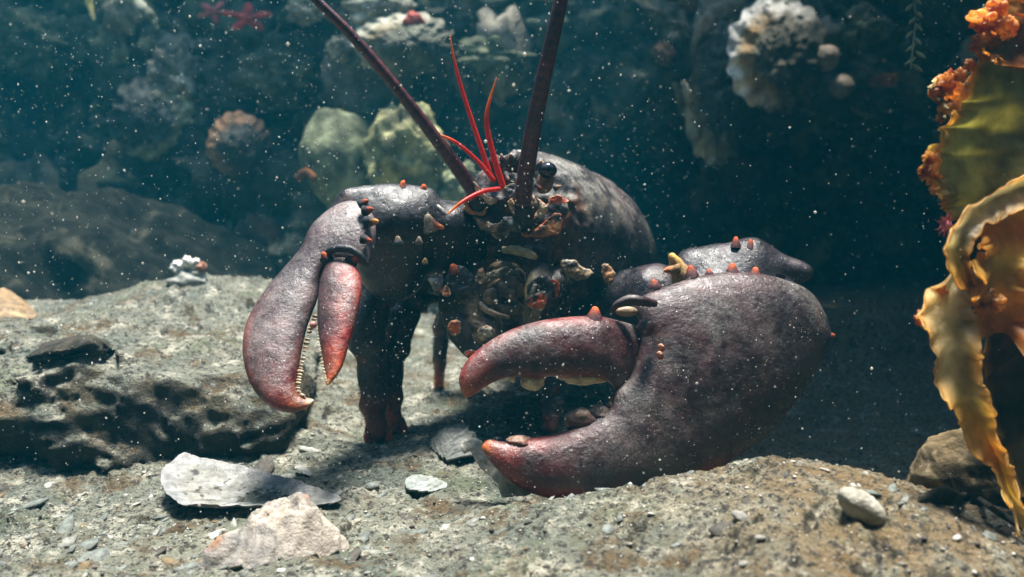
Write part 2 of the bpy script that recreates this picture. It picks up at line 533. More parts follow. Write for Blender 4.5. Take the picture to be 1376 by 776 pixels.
sv = np.concatenate([np.linspace(-3.4, -0.8, 70, endpoint=False), np.linspace(-0.8, 0.8, 800), np.linspace(0.8, 3.4, 71)[1:]])
yv = np.concatenate([np.linspace(-0.6, 0.27, 40, endpoint=False), np.geomspace(0.27, 1.8, 450)])
SS, YY = np.meshgrid(sv, yv, indexing='ij')
XX = SS * np.maximum(YY, 0.27)
ZZ = ground_z(XX.ravel(), YY.ravel()).reshape(XX.shape)
seabed = mk('seabed', np.stack([XX, YY, ZZ], -1).reshape(-1, 3), grid_faces(len(sv), len(yv)), M_GROUND, kind='structure')

def ground_hit(px, py, dmin=0.28, dmax=1.7):
    ds = np.linspace(dmin, dmax, 700)
    P = pix(px, py, ds)
    g = ground_z(P[:, 0], P[:, 1], False)
    k = np.argmax(P[:, 2] < g)
    if P[k, 2] >= g[k]: k = len(ds) - 1
    return P[k], ds[k]

# ------------------------------------------------------------------ rock wall at the back
def wall_y(x, z, fine=True):
    P = np.stack(np.broadcast_arrays(x, z, 0 * x), -1)
    y = 1.30 + 0.14 * sstep(-0.15, -0.8, x) - 0.10 * fbm(P, 2.6, 4, 0.5, 91) - 0.10 * sstep(0.35, -0.05, z)
    # cave under the frilled oyster
    y = y + 0.26 * sstep(0.10, 0.24, x + 0.05 * fbm(P, 6, 2, 0.5, 99)) * sstep(0.31, 0.23, z + 0.03 * fbm(P, 7, 2, 0.5, 98))
    if fine:
        y = y - 0.060 * fbm(P, 8, 5, 0.6, 92, ridge=True) - 0.022 * fbm(P, 34, 4, 0.6, 93)
    return y
wx = np.linspace(-1.75, 1.75, 560); wz = np.linspace(-0.14, 1.25, 330)
WX, WZ = np.meshgrid(wx, wz, indexing='ij')
WY = wall_y(WX, WZ)
mk('rock_wall', np.stack([WX, WY, WZ], -1).reshape(-1, 3), grid_faces(len(wx), len(wz))[:, ::-1], M_WALL, kind='structure')
# unseen gully sides added behind and beside the viewer to block low skylight
def shade_wall(a, b, seed):
    a = np.asarray(a, float); b = np.asarray(b, float); n = 110; m = 60
    t = np.linspace(0, 1, n); z = np.linspace(-0.14, 1.45, m)
    nrm = np.array([-(b - a)[1], (b - a)[0]]) / np.linalg.norm(b - a)
    T, Zz = np.meshgrid(t, z, indexing='ij')
    XY = a + (b - a) * T[..., None]
    P3 = np.concatenate([XY, Zz[..., None]], -1)
    off = 0.16 * fbm(P3, 2.2, 4, 0.55, seed) + 0.04 * fbm(P3, 9, 3, 0.55, seed + 5, ridge=True)
    P3[..., :2] += off[..., None] * nrm
    mk('rock_wall', P3.reshape(-1, 3), grid_faces(n, m), M_WALL, kind='structure')
shade_wall((-1.35, 1.75), (-1.25, -0.75), 401)
shade_wall((-1.6, -0.55), (1.6, -0.55), 402)
shade_wall((1.35, -0.75), (1.45, 1.75), 403)

def wall_hit(px, py):
    ds = np.linspace(0.75, 2.0, 500)
    P = pix(px, py, ds)
    k = np.argmax(P[:, 1] > wall_y(P[:, 0], P[:, 2], False))
    return P[k], ds[k]

# ================================================================== LOBSTER
ZROOT = pix(700, 600, 0.62)
lobster = thing('lobster', 'large dark lobster with red antennules facing out from the rocks', 'lobster', (ZROOT[0], ZROOT[1], float(ground_z(ZROOT[0], ZROOT[1], False))))

def arr(*c): return np.array(c, float)
DARK = arr(0.020, 0.023, 0.030); PURP = arr(0.056, 0.014, 0.018); GREY = arr(0.050, 0.039, 0.039)
REDE = arr(0.26, 0.026, 0.018); ORNG = arr(0.55, 0.14, 0.025); CREAM = arr(0.55, 0.43, 0.27); ORED = arr(0.62, 0.11, 0.022)
def lerp(a, b, t): return a + (b - a) * np.asarray(t, float)[..., None]

# ---- crusher claw
def d_crush(px, py):
    return 0.468 + 0.036 * np.clip((px - 620) / 500.0, 0, 1.1) - 0.016 * np.clip((py - 500) / 180.0, -1, 1)
Z3 = lambda L: [(600 + .5153 * x, 300 + .5155 * y) for x, y in L]
PALM = Z3([(424, 474), (427, 450), (446, 428), (478, 402), (497, 350), (506, 300), (500, 252), (482, 214), (512, 190), (550, 172), (600, 156), (650, 140), (700, 131), (740, 127), (800, 130), (850, 138), (890, 150),
           (930, 166), (960, 190), (985, 230), (1000, 268), (1003, 300), (985, 352), (950, 412), (900, 482), (850, 540), (800, 582), (740, 622), (690, 655), (620, 686), (560, 706), (500, 720),
           (420, 729), (340, 728), (270, 718), (210, 700), (170, 676), (130, 640), (98, 602), (91, 582), (110, 564), (150, 570), (200, 562), (250, 556), (300, 545), (345, 524), (400, 497)])
P, F, px, py, sd = inflate(PALM, d_crush, 2.0, 0.95, 0.9, 0.05, 3, 5, 0.00044)
n = fbm(np.stack([px, py, 0 * px], -1), 1 / 60, 4, 0.55, 5)
edge = sstep(26, 2, sd + 6 * n)
tipd = np.hypot(px - 648, py - 597)
c = lerp(GREY, PURP, np.clip(0.35 + 0.6 * n + sstep(900, 760, px) * 0.5, 0, 1))
c = lerp(c, PURP * 1.35, 0.8 * sstep(470, 400, py) * sstep(980, 860, px))
c = lerp(c, REDE, 0.85 * edge * np.clip(sstep(560, 660, py) + sstep(760, 680, px), 0, 1))
c = lerp(c, REDE, 0.8 * sstep(70, 20, tipd))
c = lerp(c, ORNG, sstep(24, 4, tipd))
crusher = mk('claw', P, F, M_CLAW, lobster, c)
crusher['label'] = 'heavy dark purple crusher claw'
DACT = Z3([(42, 446), (32, 412), (40, 380), (60, 350), (100, 316), (150, 286), (210, 263), (270, 250), (340, 243), (400, 243), (455, 256), (500, 272), (518, 305), (512, 350), (498, 390), (486, 425),
           (470, 448), (445, 446), (428, 420), (400, 404), (350, 402), (310, 404), (270, 400), (240, 408), (200, 402), (165, 402), (130, 412), (100, 428), (74, 447), (54, 456)])
P, F, px, py, sd = inflate(DACT, lambda a, b: d_crush(a, b) - 0.006 * sstep(640, 760, a) + 0.012 * sstep(800, 865, a), 1.7, 1.05, 0.9, 0.05, 8, 5, 0.00043)
n = fbm(np.stack([px, py, 0 * px], -1), 1 / 45, 4, 0.55, 6)
c = lerp(PURP * 1.1, GREY * 0.9, np.clip(0.28 + 0.7 * n, 0, 1))
c = lerp(c, REDE, 0.75 * sstep(16, 2, sd + 5 * n) * sstep(840, 780, px))
tipd = np.hypot(px - 622, py - 532)
c = lerp(c, REDE * 1.2, 0.9 * sstep(75, 20, tipd))
c = lerp(c, ORNG, sstep(26, 4, tipd))
dact = mk('movable_finger', P, F, M_CLAW, crusher, c)

def lathe_dir(base, tip, r, prof, seg=10):
    base = np.asarray(base, float); tip = np.asarray(tip, float)
    ax = tip - base; L = np.linalg.norm(ax); ax /= L
    a = np.cross(ax, (0.3, 1, 0.2)); a /= np.linalg.norm(a); b = np.cross(ax, a)
    th = np.linspace(0, 2 * np.pi, seg, endpoint=False)
    V = np.array([base + ax * L * h + r * k * (a * math.cos(t) + b * math.sin(t)) for h, k in prof for t in th])
    tt = np.repeat([h for h, k in prof], seg)
    return V, grid_faces(len(prof), seg, wrap_v=True), tt
CONE = [(-0.4, 1.2), (-0.1, 1.1), (0.1, 0.95), (0.3, 0.76), (0.52, 0.60), (0.75, 0.46), (0.92, 0.30), (1.0, 0.03)]
DOME = [(-0.4, 0.9), (0.0, 1.0), (0.35, 0.96), (0.62, 0.80), (0.85, 0.50), (1.0, 0.04)]
def spine(parent, x, y, d, ang, ln, rp, tip=ORED, base=DARK * 1.4, prof=CONE, toward=0.0, name='spine', mat=None):
    """ang: direction in the picture plane, 0 = right, 90 = up; toward: lean towards the viewer"""
    s = d / FPX
    b = pix(x, y, d)
    t = pix(x + math.cos(math.radians(ang)) * ln, y - math.sin(math.radians(ang)) * ln, d - toward * ln * s)
    V, F, tt = lathe_dir(b, t, rp * s, prof)
    V = V + .10 * rp * s * np.stack([fbm(V, 1.2 / (rp * s), 2, .5, 3 + k_) for k_ in range(3)], -1) * 1.6
    return mk(name, V, F, mat or M_HORN, parent, lerp(base, tip, sstep(0.10, 0.95, tt) * (.75 + .25 * np.clip(fbm(V, 900, 2) * 2 + .5, 0, 1))))
dc = lambda x, y: float(d_crush(x, y))
for x, y, a, l, r in ((880, 384, 100, 9, 7), (929, 368, 100, 12, 8.5), (984, 366, 92, 13, 9), (1014, 371, 80, 12, 8.5), (953, 367, 95, 6, 5), (1114, 452, 10, 9, 6)):
    spine(crusher, x, y, dc(x, y), a, l, r, tip=ORED, base=PURP)
spine(dact, 799, 427, dc(799, 420) - 0.008, 88, 15, 11, tip=ORED, base=PURP * 0.9)
for x, y, r in ((889, 468, 4.5), (887, 478, 4.5)):
    spine(crusher, x, y, dc(x, y) - 0.024, 110, 5, r, tip=arr(0.6, 0.32, 0.2), base=REDE, prof=DOME, toward=1.2, name='tubercle')
# hinge knobs and socket
for (x, y, rx, ry, dd, col) in ((868, 440, 12, 12, -0.0190, PURP * 1.6),):
    s = 0.48 / FPX
    V, F = blob_vf(pix(x, y, dc(x, y) + dd), (rx * s, 10 * s, ry * s), 20, 14, 0.16, 1.6, int(x))
    mk('hinge_knob', V, F, M_CLAW, crusher, np.tile(col, (len(V), 1)))
V, F, tt = tube_vf(pix(*np.array([(822, 420, .468), (830, 409, .466), (846, 403, .466), (862, 405, .468), (880, 408, .474)]).T), np.array([3, 5, 6.5, 7, 5]) * .00044, 30, 12, wob=.12)
mk('hinge_rim', V, F, M_CLAW, crusher, np.tile(PURP * 1.1, (len(V), 1)))
V, F = blob_vf(pix(842, 419, dc(842, 419) - 0.008), (15 * .00044, 6 * .00044, 7 * .00044), 18, 12, 0.1, 1.5, 4)
mk('hinge_socket', V, F, M_SOFT, crusher, np.tile(arr(0.30, 0.21, 0.13), (len(V), 1)))
# crushing teeth
for par, x, y, a, rx, ry, d_, col in ((dact, 715, 512, -85, 15, 13, -0.002, CREAM), (dact, 784, 509, -85, 27, 10, -0.002, CREAM * 0.95), (dact, 688, 508, -95, 5, 6, -0.004, CREAM),
                                      (dact, 755, 506, -90, 7, 5, -0.003, CREAM * 0.7), (crusher, 781, 565, 100, 24, 15, -0.003, PURP * 1.9), (crusher, 806, 556, 100, 16, 10, -0.003, PURP * 1.7),
                                      (crusher, 697, 593, 95, 15, 7, -0.002, REDE * 0.8), (crusher, 822, 546, 120, 9, 7, -0.003, PURP)):
    s = 0.475 / FPX
    V, F = blob_vf(pix(x, y, dc(x, y) + d_), (rx * s, min(rx, 13) * s, ry * s), 28, 20, 0.32, 1.5, int(x + y))
    hi = sstep(-0.2, 0.8, (V[:, 2] - V[:, 2].mean()) / (ry * s)) if col[0] < 0.25 else sstep(0.4, -0.5, (V[:, 2] - V[:, 2].mean()) / (ry * s)) * 0
    cc = lerp(np.tile(col, (len(V), 1)), CREAM * 0.8, 0.6 * hi)
    mk('tooth', V, F, M_TOOTH if col[0] > .25 else M_CLAW, par, cc)

# ---- cutter claw
Z1 = lambda L: [(300 + .5152 * x, 200 + .5155 * y) for x, y in L]
def d_cut(px, py):
    return 0.545 - 0.078 * np.clip((py - 265) / 290.0, -0.1, 1.05)
CPALM = Z1([(378, 152), (396, 190), (398, 235), (388, 280), (372, 312), (345, 300), (310, 296), (275, 300), (254, 335), (246, 390), (232, 430), (218, 470), (206, 520), (198, 570), (193, 615), (203, 643), (238, 655),
            (222, 673), (182, 688), (140, 681), (100, 655), (70, 612), (54, 560), (50, 510), (58, 460), (75, 420), (100, 380), (140, 330), (180, 285), (207, 250), (222, 212), (248, 180), (288, 150), (320, 137), (352, 138)])
P, F, px, py, sd = inflate(CPALM, d_cut, 1.7, 1.05, 0.9, 0.05, 13, 5, 0.00046)
n = fbm(np.stack([px, py, 0 * px], -1), 1 / 50, 4, 0.55, 15)
c = lerp(GREY * 3.8, PURP * 2.0, np.clip(0.15 + 0.7 * n, 0, 1))
c = lerp(c, REDE, 0.9 * sstep(15, 1, sd + 4 * n) * sstep(380, 470, py) * sstep(420, 360, px))
tipd = np.hypot(px - 418, py - 538)
c = lerp(c, REDE * 1.3, 0.95 * sstep(100, 35, tipd + 8 * n))
c = lerp(c, ORNG, sstep(45, 10, tipd + 5 * n))
c = lerp(c, arr(0.75, 0.62, 0.42), sstep(12, 2, tipd))
cutter = mk('claw', P, F, M_CLAW, lobster, c)
cutter['label'] = 'slimmer grey cutter claw with red edges'
CD = Z1([(300, 284), (275, 292), (256, 330), (248, 380), (245, 440), (249, 490), (258, 540), (266, 590), (270, 618), (288, 604), (310, 570), (326, 520), (341, 470), (352, 420), (362, 362), (357, 330), (342, 300), (322, 286)])
P, F, px, py, sd = inflate(CD, lambda a, b: d_cut(a, b) - 0.012, 1.4, 1.15, 0.9, 0.04, 18, 5, 0.00045)
n = fbm(np.stack([px, py, 0 * px], -1), 1 / 35, 4, 0.55, 16)
c = lerp(arr(0.15, 0.075, 0.075), GREY * 1.3, np.clip(0.25 + 0.7 * n, 0, 1))
rt = sstep(435, 475, px + 0.22 * (py - 400))
c = lerp(c, arr(0.30, 0.030, 0.022), 0.95 * rt)
tipd = np.hypot(px - 439, py - 519)
c = lerp(c, ORED * 0.9, sstep(70, 15, tipd + 6 * n)); c = lerp(c, arr(0.8, 0.42, 0.12), sstep(14, 2, tipd))
cdact = mk('movable_finger', P, F, M_CLAW, cutter, c)
dq = lambda x, y: float(d_cut(x, y))
for x, y, a, l, r in ((488, 274, 40, 8, 6.5), (493, 283, 15, 9, 6.5), (497, 298, 0, 12, 7), (491, 322, -15, 9, 6), (474, 350, 40, 9, 8), (438, 346, 120, 8, 8)):
    spine(cutter, x, y, dq(x, y) - 0.014, a, l, r, tip=ORED if r != 7 else arr(.7, .3, .06), base=DARK, toward=0.6)
# hinge ridge over the dactyl
V, F, tt = tube_vf(pix(*np.array([(432, 350, .512), (445, 337, .508), (465, 334, .506), (482, 342, .506), (494, 356, .507)]).T), np.array([3, 5, 5.5, 5, 3.5]) * .00047, 24, 10)
mk('hinge_ridge', V, F, M_CLAW, cutter, np.tile(DARK * 1.2, (len(V), 1)))
# fine cutting teeth, too small to pick apart
parts = []; cols = []
tl = spline([(424, 425), (415, 450), (408, 480), (403, 505), (401, 525), (408, 533)], 30)
for i, (x, y) in enumerate(tl):
    k = rng.uniform(0.9, 2.4) if i % 4 else rng.uniform(2.2, 3.0)
    V, F, tt = lathe_dir(pix(x - 1, y, dq(x, y) - 0.003), pix(x + k * 1.5, y + 0.6, dq(x, y) - 0.004), k * .00042, DOME, 7)
    parts.append((V, F)); cols.append(np.tile(CREAM * (0.35 + 0.5 * random.random()), (len(V), 1)))
for t in np.linspace(0, 1, 22):
    x, y = spline([(427, 440), (430, 470), (436, 500), (439, 512)], 40)[int(t * 39)]
    V, F, tt = lathe_dir(pix(x + 1, y, dq(x, y) - 0.013), pix(x - 3, y + 1, dq(x, y) - 0.014), rng.uniform(.7, 1.6) * .00042, DOME, 7)
    parts.append((V, F)); cols.append(np.tile(CREAM * 0.5, (len(V), 1)))
V, F = join(parts)
mk('tooth_row', V, F, M_TOOTH, cutter, np.vstack(cols), kind='stuff')
V, F = blob_vf(pix(421, 437, dq(421, 437) - 0.006), (5 * .00045, 5 * .00045, 5 * .00045), 14, 10, 0.15, 1.4, 3)
mk('tooth', V, F, M_TOOTH, cutter, np.tile(arr(.5, .22, .2), (len(V), 1)))

# ---- body as one continuous signed-distance surface
def sd_caps(P, a, b, ra, rb):
    a = np.asarray(a, float); b = np.asarray(b, float)
    ab = b - a
    t = np.clip(((P - a) @ ab) / (ab @ ab), 0, 1)
    return np.linalg.norm(P - a - t[..., None] * ab, axis=-1) - (ra + (rb - ra) * t)
def sd_ell(P, c, r, R=None):
    Q = P - np.asarray(c, float)
    if R is not None: Q = Q @ R
    r = np.asarray(r, float)
    k0 = np.linalg.norm(Q / r, axis=-1); k1 = np.linalg.norm(Q / (r * r), axis=-1)
    return k0 * (k0 - 1) / np.maximum(k1, 1e-9)
def smin(a, b, k):
    h = np.clip(0.5 + 0.5 * (b - a) / k, 0, 1)
    return b + (a - b) * h - k * h * (1 - h)
def solid(fn, lo, hi, step, detail=None, band=0.014):
    lo = np.asarray(lo, float); hi = np.asarray(hi, float)
    ax = [np.arange(lo[i], hi[i] + step, step) for i in range(3)]
    G = np.stack(np.meshgrid(*ax, indexing='ij'), -1)
    D = fn(G)
    if detail is not None:
        m = np.abs(D) < band
        D[m] += detail(G[m])
    V, F = surfnet(D)
    return lo + V * step, F
p = lambda x, y, d: pix(x, y, d)
HEAD = p(690, 268, 0.605); MID = p(752, 330, 0.70); REAR = p(795, 352, 0.80)
axis = (REAR - HEAD) / np.linalg.norm(REAR - HEAD)
Rv = np.cross(axis, (0, 0, 1)); Rv /= np.linalg.norm(Rv); Uv = np.cross(Rv, axis)
RB = np.stack([Rv, axis, Uv], 1)
def body_fn(P):
    a = sd_ell(P, HEAD + 0.030 * axis - 0.006 * Uv, (0.040, 0.062, 0.042), RB)
    b = sd_ell(P, MID + arr(0.006, 0.0, -0.002), (0.062, 0.105, 0.066), RB)
    c_ = sd_ell(P, REAR + arr(-0.008, 0.0, 0.004), (0.069, 0.115, 0.072), RB)
    d = smin(smin(a, b, 0.04), c_, 0.04)
    # groove across the carapace
    g = (P - MID) @ axis + 0.015 * ((P - MID) @ Uv) / 0.05
    d = d + 0.0035 * np.exp(-((g - 0.035) / 0.004) ** 2)
    # beak between the eyes
    d = smin(d, sd_caps(P, HEAD + 0.03 * axis + 0.030 * Uv, p(688, 214, 0.560), 0.012, 0.004), 0.012)
    # throat and mouth block
    d = smin(d, sd_ell(P, p(690, 372, 0.635), (0.034, 0.055, 0.045)), 0.02)
    d = smin(d, sd_ell(P, p(676, 430, 0.67), (0.034, 0.06, 0.03)), 0.02)
    # tail rings
    q = REAR + axis * 0.10
    for i in range(5):
        cc = q + axis * 0.026 * i * 1.0 + arr(0, 0.0, -0.016 * i - 0.02)
        ring = sd_ell(P, cc, (0.050 - 0.004 * i, 0.022, 0.046 - 0.004 * i), RB)
        d = np.minimum(d, ring) if i else smin(d, ring, 0.006)
    return d
def body_detail(P):
    face = sstep(0.635, 0.585, P[:, 1] + 0.35 * np.maximum(P[:, 0] - 0.035, 0))
    return 0.0014 * fbm(P, 38, 3, 0.5, 101) + 0.0006 * fbm(P, 160, 2, 0.5, 102) - 0.0055 * face * fbm(P, 55, 3, 0.6, 107, ridge=True)
V, F = solid(body_fn, (-0.10, 0.50, -0.02), (0.28, 1.12, 0.30), 0.0029, body_detail)
n = fbm(V, 14, 4, 0.55, 103)
c = lerp(DARK * 1.25, arr(0.10, 0.09, 0.082), np.clip(0.2 + 0.9 * n, 0, 1))
c = lerp(c, np.tile(arr(.27, .255, .225), (len(V), 1)), .8 * sstep(.05, .12, V[:, 0]) * np.clip(.6 + n, 0, 1))  # one flank painted paler to carry the light falling on it
c = lerp(c, arr(0.11, 0.052, 0.055), 0.5 * np.clip(fbm(V, 22, 3, 0.5, 104) * 2, 0, 1))
c = lerp(c, arr(0.30, 0.27, 0.20), 0.6 * np.clip(fbm(V, 60, 3, 0.5, 106) * 3 - 0.9, 0, 1))
face = sstep(0.625, 0.585, V[:, 1] + 0.35 * np.maximum(V[:, 0] - 0.03, 0))
c = lerp(c, np.tile(arr(.20, .15, .09), (len(V), 1)), face * np.clip(fbm(V, 75, 4, 0.6, 108) * 3 - 0.35, 0, 1))
c = lerp(c, np.tile(arr(.34, .13, .05), (len(V), 1)), face * np.clip(fbm(V, 60, 3, 0.6, 109) * 4 - 1.3, 0, 1))
body = mk('body', V, F, M_BODY, lobster, c)

# ---- arms
def arm(name, fn, lo, hi, step=0.0019, seed=0, tint=None):
    V, F = solid(fn, lo, hi, step, lambda P: 0.0012 * fbm(P, 55, 3, 0.5, 110 + seed))
    n = fbm(V, 24, 4, 0.55, 120 + seed)
    c = lerp(DARK * 1.15, arr(0.038, 0.036, 0.040) if tint is None else tint, np.clip(0.3 + 0.9 * n, 0, 1))
    return mk(name, V, F, M_LIMB, lobster, c)
def left_arm(P):
    d = sd_caps(P, p(660, 335, 0.64), p(600, 325, 0.585), 0.026, 0.027)
    d = smin(d, sd_ell(P, p(598, 305, 0.572), (0.021, 0.020, 0.017)), 0.010)
    cp = sd_ell(P, p(540, 305, 0.562), (0.031, 0.024, 0.026))
    cp = smin(cp, sd_ell(P, p(528, 350, 0.572), (0.025, 0.022, 0.030)), 0.016)
    cp = smin(cp, sd_caps(P, p(470, 264, 0.552), p(572, 268, 0.562), 0.0058, 0.0085), 0.008)
    cp = smin(cp, sd_caps(P, p(520, 300, 0.560), p(468, 305, 0.556), 0.020, 0.018), 0.014)
    return smin(d, cp, 0.007)
la = arm('arm', left_arm, (-0.16, 0.49, 0.06), (0.02, 0.68, 0.30), seed=1)
def right_arm(P):
    d = sd_caps(P, p(770, 420, 0.68), p(880, 400, 0.63), 0.024, 0.026)
    cp = sd_caps(P, p(935, 362, 0.575), p(1010, 352, 0.565), 0.016, 0.0145)
    cp = smin(cp, sd_caps(P, p(1010, 350, 0.565), p(1080, 367, 0.555), 0.0135, 0.0065), 0.008)
    cp = smin(cp, sd_ell(P, p(985, 410, 0.56), (0.042, 0.022, 0.026)), 0.016)
    cp = smin(cp, sd_ell(P, p(1060, 420, 0.535), (0.016, 0.026, 0.016)), 0.012)
    return smin(d, cp, 0.012)
ra = arm('arm', right_arm, (-0.01, 0.46, 0.05), (0.26, 0.76, 0.28), seed=2, tint=arr(0.060, 0.034, 0.042))
for (x, y, d, a, l, r) in ((541, 254, .553, 88, 11, 7.5), (568, 258, .557, 80, 11, 7.5), (535, 325, .534, 95, 8, 6)):
    spine(la, x, y, d, a, l, r, tip=ORED if y < 300 else arr(.45, .36, .25), toward=0.3)
for (x, y, d, a, l, r, t) in ((577, 303, .545, 105, 16, 10, arr(.75, .62, .42)), (580, 300, .545, -25, 18, 7, ORNG), (594, 286, .555, 120, 12, 6, arr(.7, .68, .62)), (586, 380, .555, 150, 12, 9, arr(.65, .66, .62)),
                           (571, 352, .54, 90, 5, 4, arr(.6, .4, .12)), (563, 325, .536, 90, 7, 5, arr(.5, .42, .3)), (600, 388, .555, 200, 10, 7, ORNG), (610, 362, .553, 110, 8, 8, ORED)):
    spine(la, x, y, d, a, l, r, tip=t, base=lerp(DARK, t, np.array(0.25)), toward=0.5)
for (x, y, d, a, l, r) in ((989, 329, .557, 92, 11, 6.5), (1008, 332, .555, 85, 11, 6.5)):
    spine(ra, x, y, d, a, l, r, tip=ORED, base=PURP)
spine(ra, 914, 366, .560, 118, 30, 13, tip=arr(.72, .42, .10), base=arr(.45, .28, .12), toward=0.3)
spine(ra, 905, 362, .556, 190, 14, 8, tip=ORNG, base=arr(.35, .2, .08), toward=0.3)
spine(ra, 1048, 374, .546, 250, 10, 6, tip=ORNG, base=PURP)

# ---- walking legs
def leg(pts, rad, seed, tipc=ORED, pincer=True):
    W = np.array([p(*q) for q in pts])
    W[-1, 2] = float(ground_z(W[-1, 0], W[-1, 1], False)) + 0.003
    s = 0.58 / FPX
    V, F, tt = tube_vf(W, np.array(rad) * s, 60, 16, 0.85, wob=0.30, seed=seed)
    cen = V.reshape(-1, 16, 3).mean(1, keepdims=True); tr = tt.reshape(-1, 16)[:, 0]
    jt = 1 + 0.16 * sum(np.exp(-((tr - k) / 0.03) ** 2) for k in (0.42, 0.66, 0.85)) - 0.12 * sum(np.exp(-((tr - k - 0.045) / 0.02) ** 2) for k in (0.42, 0.66, 0.85))
    V = (cen + (V.reshape(-1, 16, 3) - cen) * jt[:, None, None]).reshape(-1, 3)
    n = fbm(V, 40, 3, 0.5, seed)
    c = lerp(DARK * 0.9, arr(.05, .045, .045), np.clip(0.3 + n, 0, 1))
    c = lerp(c, ORED * 1.15, sstep(0.78, 0.90, tt + 0.05 * n) * 0.95)
    c = lerp(c, ORED * 0.6, 0.7 * np.clip(fbm(V, 70, 2, 0.5, seed + 3) * 4 - 1.6, 0, 1))
    lg = mk('walking_leg', V, F, M_LIMB, lobster, c)
    if pincer:
        T = W[-1] - W[-2]; T /= np.linalg.norm(T)
        for sg in (-1, 1):
            b = W[-1] - T * 0.006 + arr(sg * 0.0045, 0, 0)
            V, F, tt = tube_vf([b, b + T * 0.008 + arr(sg * 0.0025, 0, 0), b + T * 0.015 + arr(sg * 0.0005, 0, 0)], [0.0046, 0.0038, 0.0012], 12, 9)
            g = ground_z(V[:, 0], V[:, 1], False)
            mk('pincer', V, F, M_HORN, lg, lerp(DARK * 2, ORED, sstep(0.0, 0.5, tt)))
    # bristles along the lower half
    S = spline(np.column_stack([W, np.array(rad) * s]), 60)
    Vb, Fb = [], []
    for k in range(420):
        q = S[int(rng.uniform(22, 59))]
        a = rng.uniform(0, 2 * np.pi)
        dr = arr(math.cos(a), math.sin(a) * 0.6, rng.uniform(-0.9, 0.1)); dr /= np.linalg.norm(dr)
        b = q[:3] + dr * q[3] * 0.8
        e = b + dr * rng.uniform(0.003, 0.0065)
        sd_ = np.cross(dr, (0, 1, 0.3)); sd_ = sd_ / np.linalg.norm(sd_) * 0.00026
        sd2 = np.cross(dr, sd_); sd2 = sd2 / np.linalg.norm(sd2) * 0.00026
        i = len(Vb)
        Vb += [b + sd_, b - sd_, b + sd2, e]
        Fb += [(i, i + 1, i + 3), (i + 1, i + 2, i + 3), (i + 2, i, i + 3)]
    mk('bristle_fringe', Vb, Fb, M_BRISTLE, lg, kind='stuff')
leg([(640, 380, .66), (570, 372, .62), (515, 385, .595), (497, 440, .585), (498, 520, .588), (508, 572, .592)], [24, 25, 26, 22, 18, 14], 201)
leg([(650, 390, .68), (590, 388, .645), (552, 400, .625), (535, 450, .615), (525, 510, .612), (528, 560, .61)], [24, 25, 24, 21, 16, 12], 202)
leg([(660, 410, .72), (620, 405, .70), (598, 425, .70), (592, 455, .705), (588, 490, .72)], [20, 19, 17, 13, 8], 203, pincer=False)
leg([(760, 430, .70), (860, 440, .66), (900, 470, .63), (890, 530, .62), (872, 580, .61)], [22, 22, 19, 14, 9], 204, pincer=False)
leg([(790, 420, .76), (920, 430, .72), (950, 450, .70), (930, 490, .69), (900, 530, .69)], [22, 20, 17, 13, 8], 205, pincer=False)
leg([(720, 450, .66), (735, 500, .62), (742, 540, .61), (738, 575, .60)], [20, 17, 14, 9], 206, pincer=False)

# ---- long antennae
def antenna(pts, rpx, ringd):
    W = np.array([p(*q) for q in pts])
    d = np.array([q[2] for q in pts])
    V, F, tt = tube_vf(W, np.array(rpx) * d / FPX, 360, 14, 0.95)
    nr = len(V) // 14
    ring = 1 + 0.012 * np.sign(np.sin(np.arange(nr) * 2.1))
    cen = V.reshape(nr, 14, 3).mean(1, keepdims=True)
    V = (cen + (V.reshape(nr, 14, 3) - cen) * ring[:, None, None]).reshape(-1, 3)
    n = fbm(V, 90, 3, 0.5, 31)
    c = lerp(arr(0.055, 0.016, 0.022), arr(0.11, 0.022, 0.026), np.clip(0.4 + n + 0.3 * np.sign(np.sin(np.repeat(np.arange(nr), 14) * 0.8)), 0, 1))
    return mk('antenna', V, F, M_ANT, lobster, c)
an1 = antenna([(640, 262, .556), (600, 206, .545), (545, 134, .53), (480, 56, .515), (425, 0, .505), (370, -60, .50), (300, -150, .50), (220, -270, .50)], [10.5, 9, 8, 7.2, 6.5, 5.8, 4.6, 2.2], 1)
an2 = antenna([(702, 272, .540), (708, 225, .53), (719, 160, .515), (736, 80, .50), (754, 0, .49), (772, -90, .485), (790, -210, .48), (800, -350, .48)], [12, 11.5, 11, 10.2, 9.5, 8.6, 6.5, 2.5], 2)
def antennule(pts, r):
    W = np.array([p(*q) for q in pts])
    V, F, tt = tube_vf(W, np.array(r) * 0.55 / FPX, 60, 10)
    c = lerp(arr(0.70, 0.035, 0.02), arr(0.88, 0.32, 0.04), sstep(0.55, 1.0, tt))
    mk('antennule', V, F, M_RED, lobster, c)
antennule([(662, 243, .555), (645, 195, .55), (622, 125, .545), (610, 80, .54), (605, 48, .538)], [3.6, 3.3, 2.7, 1.9, 0.6])
antennule([(676, 252, .552), (664, 212, .548), (655, 175, .545), (655, 148, .543), (667, 105, .54)], [4.4, 4.0, 3.5, 2.7, 0.6])
antennule([(664, 243, .553), (640, 215, .548), (610, 190, .543), (578, 177, .54)], [3.3, 2.9, 2.2, 0.7])
antennule([(671, 254, .549), (648, 258, .540), (622, 271, .532), (601, 288, .528)], [3.2, 3.0, 2.4, 1.0])

